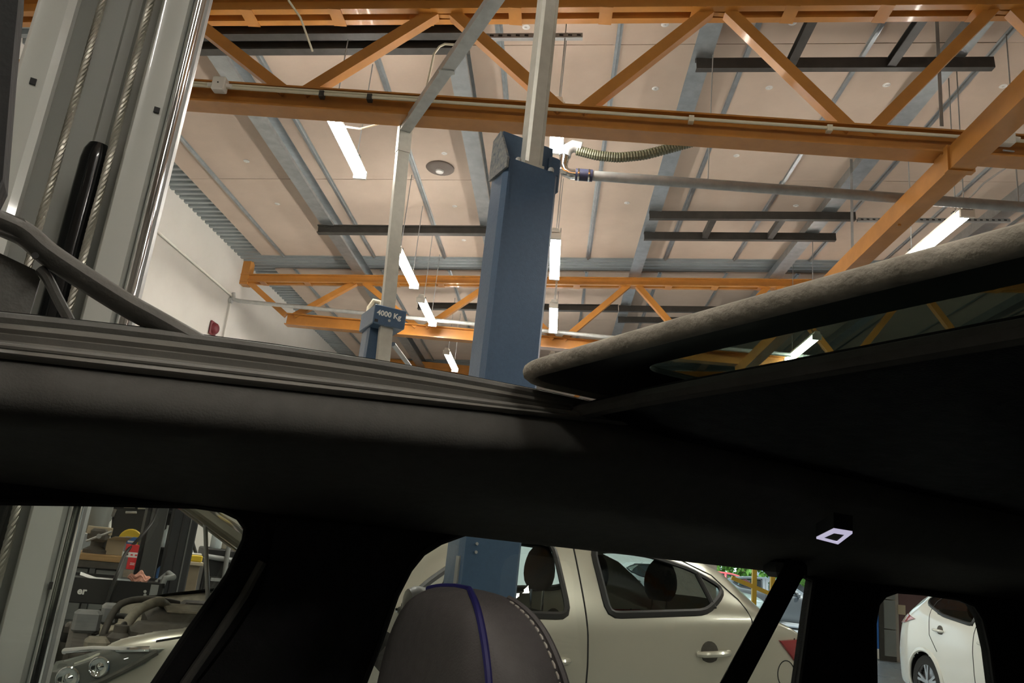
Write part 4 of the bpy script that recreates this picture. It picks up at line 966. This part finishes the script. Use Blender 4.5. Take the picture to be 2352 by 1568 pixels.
# lockers
lk = fthing('locker', 'tall grey locker panel right of the pegboard', 'locker', 352, 1250, 6.9)
u0, u1, _, _ = rect(333, 372, 1160, 1330, 6.9); MB().bbox(u0, u1, 6.9, 7.3, 0, 2.3, .006).fr().build('side_panel', 'locker', lk)
MB().bbox(u0-.03, u0, 6.9, 7.3, 0, 2.3, .004).fr().build('dark_edge', 'black_plastic', lk)
lk2 = fthing('tool_cabinet', 'black tall tool cabinet with small bottles between locker and dark column', 'cabinet', 378, 1250, 7.4)
u0, u1, _, _ = rect(362, 402, 1160, 1330, 7.4); MB().bbox(u0, u1, 7.6, 7.9, 0, 2.3, .006).fr().build('case', 'black_plastic', lk2)
for z in (.35, .75, 1.05, 1.35, 1.7): MB().bbox(u0, u1, 7.35, 7.6, z, z+.02, .003).fr().build('shelf', 'black_plastic', lk2)
for x, y, m in ((391, 1192, 'bottle'), (381, 1268, 'locker'), (375, 1292, 'hose_blue')):
    c = uvz(x, y, 7.45); zz = max(z for z in (.37, .77, 1.07, 1.37, 1.72) if z < c[2] + .02)
    o = MB().lathe(UV(c[0], 7.45, zz), [(.035, 0), (.038, .01), (.038, .12), (.015, .15), (.015, .18)], 12).build('spray_can', m, None, True)
    tag(o, {'bottle': 'pale spray can high on the black cabinet shelf', 'locker': 'dull grey can on the black cabinet shelf', 'hose_blue': 'blue can low on the black cabinet shelf'}[m], 'can')
dc = fthing('lift_column', 'charcoal steel column behind the trolley handle', 'lift column', 415, 1280, 6.6)
u0, u1, _, _ = rect(378, 440, 1160, 1400, 6.6)
MB().bbox(u0, u1, 6.6, 6.82, 0, 2.45, .01).fr().build('post', 'dark_post', dc)
MB().bbox(u0+.07, u0+.085, 6.593, 6.602, 0, 2.45, .001).fr().build('seam', 'rubber', dc)
MB().bbox(u1-.06, u1-.05, 6.593, 6.602, 0, 2.45, .001).fr().build('seam', 'locker', dc)
MB().bbox(u0-.05, u1+.05, 6.58, 6.86, 0, .03, .004).fr().build('base_plate', 'dark_post', dc)
# black cable drooping across
cp = [uvz(366, 1150, 6.5), uvz(352, 1195, 6.45), uvz(325, 1230, 6.35), uvz(290, 1268, 6.3), uvz(272, 1310, 6.08), uvz(258, 1345, 6.05), uvz(240, 1400, 6.05), uvz(225, 1440, 6.05)]
tag(MB().tube(catmull(cp, 40), .012, 7).fr().build('black_cable', 'cable_black', None, True), 'black cable drooping in front of locker and trolley', 'cable')
# brown board and yellow tray
bd = fthing('board_panel', 'brown wooden panel leaning right of the charcoal column', 'panel', 430, 1340, 7.5)
u0, u1, _, z1b = rect(418, 450, 1297, 1400, 7.5); MB().bbox(u0-.1, u1, 7.5, 7.55, 0, z1b, .004).fr().build('panel', 'brown_board', bd)
MB().bbox(u0-.1, u1+.02, 7.48, 7.57, z1b, z1b+.03, .004).fr().build('cap_rail', 'card', bd)
c = uvz(443, 1290, 7.52); yt = fthing('yellow_tray', 'yellow tray on top of the brown panel', 'tray', 443, 1290, 7.52, z1b)
MB().bbox(c[0]-.09, c[0]+.07, 7.49, 7.6, z1b+.03, z1b+.085, .008).fr().build('tray', 'yellow', yt); MB().bbox(c[0]-.03, c[0]+.06, 7.51, 7.58, z1b+.085, z1b+.10, .004).fr().build('cloth', 'paper', yt)
# service cart with bottles
vC = 8.2
sc = fthing('service_cart', 'black service cart with drawers by the white wall', 'cart', 510, 1300, vC)
u0, u1, _, z1c = rect(462, 580, 1262, 1400, vC)
MB().bbox(u0, u1, vC, vC+.5, .12, z1c-.10, .01).fr().build('cabinet', 'black_plastic', sc)
MB().bbox(u0-.02, u1+.02, vC-.02, vC+.52, z1c-.10, z1c, .012).fr().build('top_tray', 'black_plastic', sc)
for k in range(4): d_ = MB().bbox(u0+.03, u1-.03, vC-.012, vC+.0, .16+.17*k, .31+.17*k, .004).fr().build('drawer', 'dark_steel', sc); MB().bbox(u0+.08, u1-.08, vC-.03, vC-.012, .27+.17*k, .30+.17*k, .005).fr().build('drawer_pull', 'galv', d_)
c = uvz(512, 1283, vC-.03); MB().tube([(c[0]-.17, vC-.05, c[2]+.01), (c[0]+.17, vC-.05, c[2]-.01)], .025, 10).fr().build('push_bar', 'galv_dull', sc, True)
for a in (u0+.06, u1-.06): MB().lathe(UV(a, vC+.1, .06), [(.06, 0), (.06, .04)], 14, tuple(FV)).build('caster', 'rubber', sc, True)
MB().tube([uvz(530, 1230, vC-.08), uvz(522, 1275, vC-.08), uvz(514, 1330, vC-.08)], .022, 10).fr().build('upright', 'galv_dull', sc, True)
bt = fthing('spray_bottle', 'pale blue bottle with dark cap on the service cart', 'bottle', 497, 1245, vC+.1, z1c)
c = uvz(497, 1245, vC+.1); MB().lathe(UV(c[0], vC+.1, z1c), [(.05, 0), (.055, .01), (.055, .17), (.03, .21), (.025, .22)], 18).build('bottle_body', 'bottle', bt, True)
MB().lathe(UV(c[0], vC+.1, z1c+.22), [(.028, 0), (.028, .035), (.02, .04)], 14).build('cap', 'rubber', bt, True)
for x, w, h, m, l in ((521, .07, .22, 'red_card', 'red topped box beside the pale bottle on the service cart'), (545, .06, .12, 'rag', 'pink packet at the end of the service cart')):
    c = uvz(x, 1250, vC+.15); o = thing('packet', l, 'box', tuple(UV(c[0], vC+.15, z1c)), YAW)
    MB().bbox(c[0]-w, c[0]+w, vC+.12, vC+.26, z1c, z1c+h*.6, .003).fr().build('box_body', 'rag' if m == 'rag' else 'engine_cast', o); MB().bbox(c[0]-w-.003, c[0]+w+.003, vC+.117, vC+.263, z1c+h*.6, z1c+h, .003).fr().build('box_lid', m, o)
ms = fthing('wall_bracket', 'dark equipment box on a wall bracket above the service cart', 'bracket', 515, 1195, 9.2, 1.4)
u0, u1, za, zb = rect(492, 535, 1190, 1218, 9.2)
MB().bbox(u0-.1, u1, 9.2, 9.5, zb-.04, zb, .005).fr().build('shelf', 'dark_steel', ms); MB().bbox(u0, u1, 9.22, 9.48, za, zb-.04, .01).fr().build('equipment', 'black_plastic', ms)
MB().box(u0+.05, u0+.09, 9.3, 10.25, zb-.03, zb).fr().build('arm', 'dark_steel', ms)
MB().box(u1-.12, u1-.06, 9.212, 9.221, za+.02, zb-.08).fr().build('sticker', 'rag', ms)
for x, l in ((474, 'blue air hose hanging in front of the white wall'),):
    tag(MB().tube(catmull([(uvz(x+4, 1130, 8.0)[0], 10.5, 2.0), (uvz(x+4, 1130, 8.0)[0], 9.0, 2.05), uvz(x+4, 1100, 8.0), uvz(x, 1170, 8.0), uvz(x+1, 1210, 8.0), uvz(x-2, 1250, 8.0)], 20) , .012, 8).fr().build('air_hose', 'hose_blue', None, True), l, 'hose')
tag(MB().tube(catmull([uvz(452, 1140, 7.6), uvz(443, 1200, 7.6), uvz(442, 1240, 7.6), uvz(452, 1285, 7.6), uvz(440, 1330, 7.6), uvz(420, 1370, 7.6)], 26), .014, 8).fr().build('black_hose', 'cable_black', None, True), 'black hose curling down beside the charcoal column', 'hose')
tag(MB().box(XL, XL+.02, 5.4, 9.3, 0, 1.05).build('wall_dado', 'locker', None), 'dark grey painted dado board along the white left wall', 'wall panel')

# ------------------------------------------------------------------ the dark car we sit in
oc = thing('car', 'dark car interior around the camera, with open sunroof, pillars and seat', 'car', tuple(UV(.4, .3, 0)), YAW)
def rim(u): return CAMZ + .160 + .09*min(u, .45) - .1*min(u, .45)**2
us = list(np.linspace(-.55, .66, 26))
# rail round the sunroof opening, far side
RP = [(.90, .000), (.83, .006), (.795, .004), (.786, -.002), (.780, -.010), (.783, -.015), (.777, -.019), (.768, -.020), (.770, -.027), (.766, -.031), (.758, -.032), (.757, -.040), (.752, -.042), (.749, -.046), (.753, -.052), (.90, -.02)]
def trim_z(u): return CAMZ + .124 + .075*min(u, .6) - .02*max(0, u-.6)
def rk(u): return (rim(u)-trim_z(u))/.046
MB().loft([[(u, v, rim(u)+(d*rk(u) if d < 0 and v < .85 else d)) for v, d in RP] for u in us], True, True).fr().build('sunroof_rail', 'grey_rail', oc, True, angle=60)
MB().tube([(u, .790, rim(u)+.003) for u in us], .006, 8).fr().build('roof_seal', 'grey_rubber', oc, True)
MB().tube([(u, .7575, rim(u)-.0365*rk(u)) for u in us], .0028, 8).fr().build('trim_bead', 'grey_rail', oc, True)
# headliner over the side windows
def hl(u):
    t = CAMZ + .124 + .075*min(u, .6) - .02*max(0, u-.6)
    k = t - CAMZ
    return [(.775, t+.004), (.764, t), (.756, t-.006), (.748, t-.015), (.742, t-.025), (.740, t-.035), (.743, t-.044), (.752, t-.051), (.775, t-.057), (.83, CAMZ+.068), (.90, CAMZ+.060), (.96, CAMZ+.048), (1.0, CAMZ+.040), (1.028, CAMZ+.024), (1.036, CAMZ+.020), (1.05, CAMZ+.020), (1.07, CAMZ+.04), (.9, CAMZ+.11)]
ul = list(np.linspace(-.7, 2.1, 40))
MB().loft([[(u, v, z) for v, z in hl(u)] for u in ul], True, True).fr().build('side_headliner', 'headliner', oc, True, angle=60)
# headliner behind the opening
ur = np.linspace(.50, 2.1, 14)
def zrear(u, v): return CAMZ + .160 - .02*max(0, u-.5) - .06*max(0, (abs(v-.32)-.30))**1.4
R_ = []
for i, u in enumerate(ur):
    e = .012 if i == 0 else 0.
    R_.append([(u + (.6-v)*.06 - .022, v, zrear(u, v)+e) for v in np.linspace(-.46, .80, 22)] + [(u + (.6-v)*.06 - .022, v, zrear(u, v)+.022) for v in np.linspace(.80, -.46, 22)])
MB().loft(R_, True, True).fr().build('rear_headliner', 'trim_dark', oc, True)
MB().tube([(.478 + (.6-v)*.06, v, zrear(.50, v)+.011) for v in np.linspace(-.46, .78, 20)], .009, 8).fr().build('opening_edge_roll', 'headliner', oc, True)
# outer roof skin with the opening
def rz_(u, v): return rim(u) + .008 - .10*(max(0, v-.82)/.22)**2 - .10*(max(0, -.12-v)/.4)**2
def grid_ring(u0, u1, v0, v1, hu0, hu1, hv0, hv1):
    q = MB()
    for a, b, c, d_ in ((u0, hu0, v0, v1), (hu1, u1, v0, v1), (hu0, hu1, v0, hv0), (hu0, hu1, hv1, v1)):
        U_, V_ = np.linspace(a, b, 12), np.linspace(c, d_, 12)
        q.loft([[(u, v, rz_(u, v)) for v in V_] + [(u, v, rz_(u, v)+.004) for v in V_[::-1]] for u in U_], True, True)
    return q
grid_ring(-.95, 2.1, -.52, 1.06, -.50, .64, -.12, .80).fr().build('roof_skin', 'black_gloss', oc, True)
MB().bbox(-.95, -.50, -.5, 1.04, CAMZ+.07, CAMZ+.10, .01).fr().build('front_header', 'headliner', oc, True)
MB().bbox(-.62, .64, -.5, -.14, CAMZ+.09, CAMZ+.13, .01).fr().build('near_headliner', 'headliner', oc, True)
# side with three windows
def px(l, v=1.05): return [uvz(x, y, v)[0::2] for x, y in l]
w1 = px([(450, 1162), (510, 1171), (545, 1188), (562, 1212), (558, 1240), (520, 1320), (435, 1440), (350, 1568)]) + [(.05, CAMZ-.36), (-.75, CAMZ-.38), (-.55, CAMZ-.02)] + px([(0, 1153), (200, 1156)])
w2 = [(.24, CAMZ-.37)] + px([(830, 1568), (868, 1470), (905, 1365), (935, 1307), (965, 1270), (1005, 1245), (1060, 1225), (1110, 1219), (1200, 1228), (1500, 1265), (1700, 1297), (1845, 1323), (1858, 1332), (1850, 1385), (1825, 1568)]) + [(1.07, CAMZ-.37)]
w3 = [(1.29, CAMZ-.36)] + px([(2000, 1568), (1998, 1430), (2006, 1385), (2022, 1366), (2048, 1357), (2110, 1362), (2190, 1374), (2226, 1388), (2246, 1420), (2262, 1490), (2272, 1568)]) + [(1.70, CAMZ-.36)]
outer = [(-1.0, CAMZ+.05), (2.1, CAMZ+.05), (2.1, .35), (-1.3, .35), (-1.3, CAMZ-.45)]
fnv = lambda v0: (lambda a, b, d: (a, v0+d, b))
MB().tri_ring(outer, [w1, w2, w3], fnv(1.04), 0, .018).fr().build('side_trim', 'trim_dark', oc)
for nm, w in (('front_door_glass', w1), ('rear_door_glass', w2), ('quarter_glass', w3)):
    MB().tri_ring(w, [], fnv(1.048), 0, .003).fr().build(nm, 'clear_glass', oc)
for w, m in ((w1, 'rubber'), (w2, 'rubber'), (w3, 'rubber')):
    P = [(a, 1.040, b) for a, b in w]; P.append(P[0]); MB().tube(P, .004, 6).fr().build('window_rubber', m, oc, True)
# centre pillar cover, with its long seam
pc = [uvz(x, y, 1.03) for x, y in ((604, 1290), (560, 1370), (500, 1460), (425, 1568))]; pc.append((pc[-1][0]-.04, 1.03, CAMZ-.36))
MB().tube([(a, 1.032, c) for a, b, c in pc], .0055, 8).fr().build('pillar_seam', 'grey_rubber', oc, True)
pcv = px([(640, 1190), (900, 1215), (930, 1240), (880, 1340), (830, 1470), (795, 1568), (455, 1568), (530, 1470), (590, 1380), (622, 1300)], 1.025)
MB().tri_ring(pcv, [], fnv(1.022), 0, .02).fr().build('pillar_cover', 'trim_dark', oc)
# near side, front, rear, floor
outer2 = [(-1.0, CAMZ+.08), (2.1, CAMZ+.08), (2.1, .35), (-1.3, .35), (-1.3, CAMZ-.45)]
MB().tri_ring(outer2, [w1, w2, w3], fnv(-.52), 0, .05).fr().build('near_side_trim', 'trim_dark', oc)
for w in (w1, w2, w3): MB().tri_ring(w, [], fnv(-.50), 0, .003).fr().build('near_glass', 'clear_glass', oc)
MB().bbox(-1.3, 2.1, -.5, 1.06, .28, .35, .01).fr().build('floor_pan', 'rubber', oc)
MB().bbox(2.08, 2.14, -.5, 1.06, .35, CAMZ+.15, .01).fr().build('tailgate', 'trim_dark', oc)
MB().bbox(-1.6, -.75, -.5, 1.06, .5, CAMZ-.42, .06).fr().build('dashboard', 'black_plastic', oc, True)
MB().add([(-.95, -.48, CAMZ+.10), (-.95, 1.03, CAMZ+.10), (-1.62, 1.03, CAMZ-.42), (-1.62, -.48, CAMZ-.42), (-.954, -.48, CAMZ+.10), (-.954, 1.03, CAMZ+.10), (-1.624, 1.03, CAMZ-.42), (-1.624, -.48, CAMZ-.42)], [(0,1,2,3),(7,6,5,4),(0,4,5,1),(2,6,7,3),(1,5,6,2),(0,3,7,4)]).fr().build('windscreen', 'clear_glass', oc)
# sunroof glass, slid back over the roof
def gz(u, v): return CAMZ + .196 + .004*(1-((v-.36)/.42)**2) - .004*max(0, (.45-u)/.07)**2
def sku(u, v): return u + (.765-v)*.085
def outline(u0, u1, v0, v1, r, n=7):
    P = []
    for cu, cv, a0 in ((u0+r, v1-r, math.pi/2), (u0+r, v0+r, math.pi), (u1-r, v0+r, 1.5*math.pi), (u1-r, v1-r, 0)):
        P += [(cu+r*math.cos(a0+math.pi/2*k/n), cv+r*math.sin(a0+math.pi/2*k/n)) for k in range(n+1)]
    return P
def dens(P, d=.04):
    Q = []
    for i in range(len(P)):
        a, b = P[i], P[(i+1) % len(P)]; m = max(1, int(math.hypot(a[0]-b[0], a[1]-b[1])/d))
        Q += [(a[0]+(b[0]-a[0])*t/m, a[1]+(b[1]-a[1])*t/m) for t in range(m)]
    return Q
go = dens(outline(.385, 1.22, -.06, .785, .06)); gi = dens(outline(.448, 1.12, .04, .645, .03)); gi2 = dens(outline(.444, 1.125, .035, .65, .03))
gp_ = MB().tri_ring(go, [gi], lambda a, b, d: (sku(a, b), b, gz(a, b)+d), 0, .006).fr().build('sunroof_frame', 'frit', oc, True)
MB().tri_ring(gi2, [], lambda a, b, d: (sku(a, b), b, gz(a, b)+.0015+d), 0, .003).fr().build('sunroof_glass', 'sunroof_glass', gp_, True)
P = [(sku(a, b), b, gz(a, b)+.005) for a, b in go]; P.append(P[0])
MB().tube(P, .0095, 10).fr().build('sunroof_seal', 'dusty_seal', gp_, True)
# wind deflector
dv = .803
da = [uvz(x, y, dv) for x, y in ((470, 800), (420, 772), (350, 733), (285, 697), (190, 637), (110, 583), (60, 540), (0, 512), (-90, 470))]
df = MB().tube(catmull(da, 30), [.012]+[.018]*28+[.019], 10, flat=.6).fr().build('deflector_arm', 'grey_rubber', oc, True)
MB().prism(px([(-60, 470), (0, 492), (58, 512), (78, 545), (110, 575), (60, 560), (0, 540), (-60, 520)], dv), fnv(dv-.012), 0, .016).fr().build('arm_web', 'grey_rubber', df)
da = [uvz(x, y, dv+.004) for x, y in ((92, 618), (110, 640), (135, 690), (165, 745))]
MB().tube(catmull(da, 12), .008, 8, flat=.6).fr().build('arm_strut', 'grey_rubber', df, True)
MB().prism(px([(-120, 560), (0, 580), (80, 618), (92, 640), (60, 745), (-120, 740)], dv+.01), fnv(dv+.012), 0, .006).fr().build('deflector_net', 'grey_rubber', df)
c = uvz(82, 590, dv-.01); MB().disc((c[0], dv-.012, c[2]), (0, -1, 0), .003, .003, 10).fr().build('pivot_hole', 'rubber', df)
MB().prism(px([(-150, -150), (54, -150), (50, 0), (34, 160), (12, 430), (-8, 470), (-150, 470)], .36), fnv(.35), 0, .02).fr().build('deflector_bracket', 'rubber', oc)
MB().bbox(-.20, -.165, -.08, .79, CAMZ+.215, CAMZ+.232, .006).fr().build('deflector_bar', 'grey_rubber', oc, True)
# seat head section
SR = [(-.62, .255, .075, .385), (-.45, .25, .072, .378), (-.34, .235, .068, .370), (-.26, .205, .064, .362), (-.19, .172, .058, .354), (-.14, .158, .054, .350), (-.105, .147, .050, .348), (-.08, .130, .046, .346), (-.060, .107, .041, .345), (-.047, .080, .034, .345), (-.039, .050, .025, .345), (-.036, .02, .012, .345)]
SR = catmull(SR, 44); VC_ = .745
def sring(z, hv, hu, cu, k=40, e=.62):
    out = []
    for i in range(k):
        a = 2*math.pi*i/k; c, s_ = math.cos(a), math.sin(a)
        out.append((cu + hu*math.copysign(abs(c)**e, c), VC_ + hv*math.copysign(abs(s_)**e, s_), CAMZ+z))
    return out
rings = [sring(*r) for r in SR]
seat = MB().loft(rings, True, True).fr().build('seat', 'leather', oc, True, angle=70)
near_c, far_c = 26, 14                      # ring indices of the two front corners
path = [rings[i][near_c] for i in range(len(rings))] + [rings[i][far_c] for i in range(len(rings)-1, len(rings)-8, -1)]
MB().tube(path, .0034, 8).fr().build('piping', 'blue_piping', seat, True)
st = [rings[i][32] for i in range(len(rings)-4)]
dense = []
for a, b in zip(st, st[1:]): dense += [Vector(a).lerp(Vector(b), t/6) for t in range(6)]
acc = 0; last = dense[0]; pts_ = [dense[0]]
for p in dense[1:]:
    acc += (p-last).length; last = p
    if acc > .0088: pts_.append(p); acc = 0
for a, b in zip(pts_, pts_[1:]):
    m0, m1 = a.lerp(b, .14), a.lerp(b, .86); o_ = Vector((.0006, -.0010, 0))
    MB().tube([m0+o_, (m0+m1)/2+o_*1.6, m1+o_], [.0008, .0012, .0008], 5).fr().build('stitch', 'stitch', seat, True)
MB().tube([Vector(rings[i][33])+Vector((.004, 0, 0)) for i in range(len(rings)-4)], .003, 6).fr().build('seat_seam', 'leather', seat, True)
MB().bbox(-.10, .42, VC_-.26, VC_+.26, .45, .68, .06).fr().build('seat_cushion', 'leather', oc, True)
# belt
b0, b1 = uvz(1822, 1312, .985), uvz(1685, 1568, .985); dd = Vector(b1)-Vector(b0); b2 = Vector(b0)+dd*2.6
MB().beam(Vector(b0)-dd*.06, b2, .043, .002, up=(0, 1, 0)).fr().build('seat_belt', 'belt_web', oc)
MB().bbox(b0[0]-.03, b0[0]+.04, .985, 1.03, b0[2]-.012, b0[2]+.02, .008).fr().build('belt_guide', 'black_plastic', oc)
# roof lamp
zl = CAMZ + .060
L4 = [atZ(x, y, zl) for x, y in ((1875, 1237), (1915, 1218), (1958, 1225), (1925, 1250))]
L4 = [(p.dot(FU), p.dot(FV)) for p in L4]; cc_ = (sum(p[0] for p in L4)/4, sum(p[1] for p in L4)/4)
L2_ = [(cc_[0]+(a-cc_[0])*.62, cc_[1]+(b-cc_[1])*.62) for a, b in L4]
ln = MB().tri_ring(L4, [L2_], lambda a, b, d: (a, b, zl+d), 0, .0025).fr().build('roof_lamp_lens', 'dome_on', oc)
MB().tri_ring(L2_, [], lambda a, b, d: (a, b, zl+.001+d), 0, .012).fr().build('lamp_switch', 'black_plastic', ln)
MB().tri_ring([(cc_[0]+(a-cc_[0])*1.02, cc_[1]+(b-cc_[1])*1.02) for a, b in L4], [], lambda a, b, d: (a, b, zl+.0025+d), 0, .016).fr().build('lamp_housing', 'black_plastic', ln)
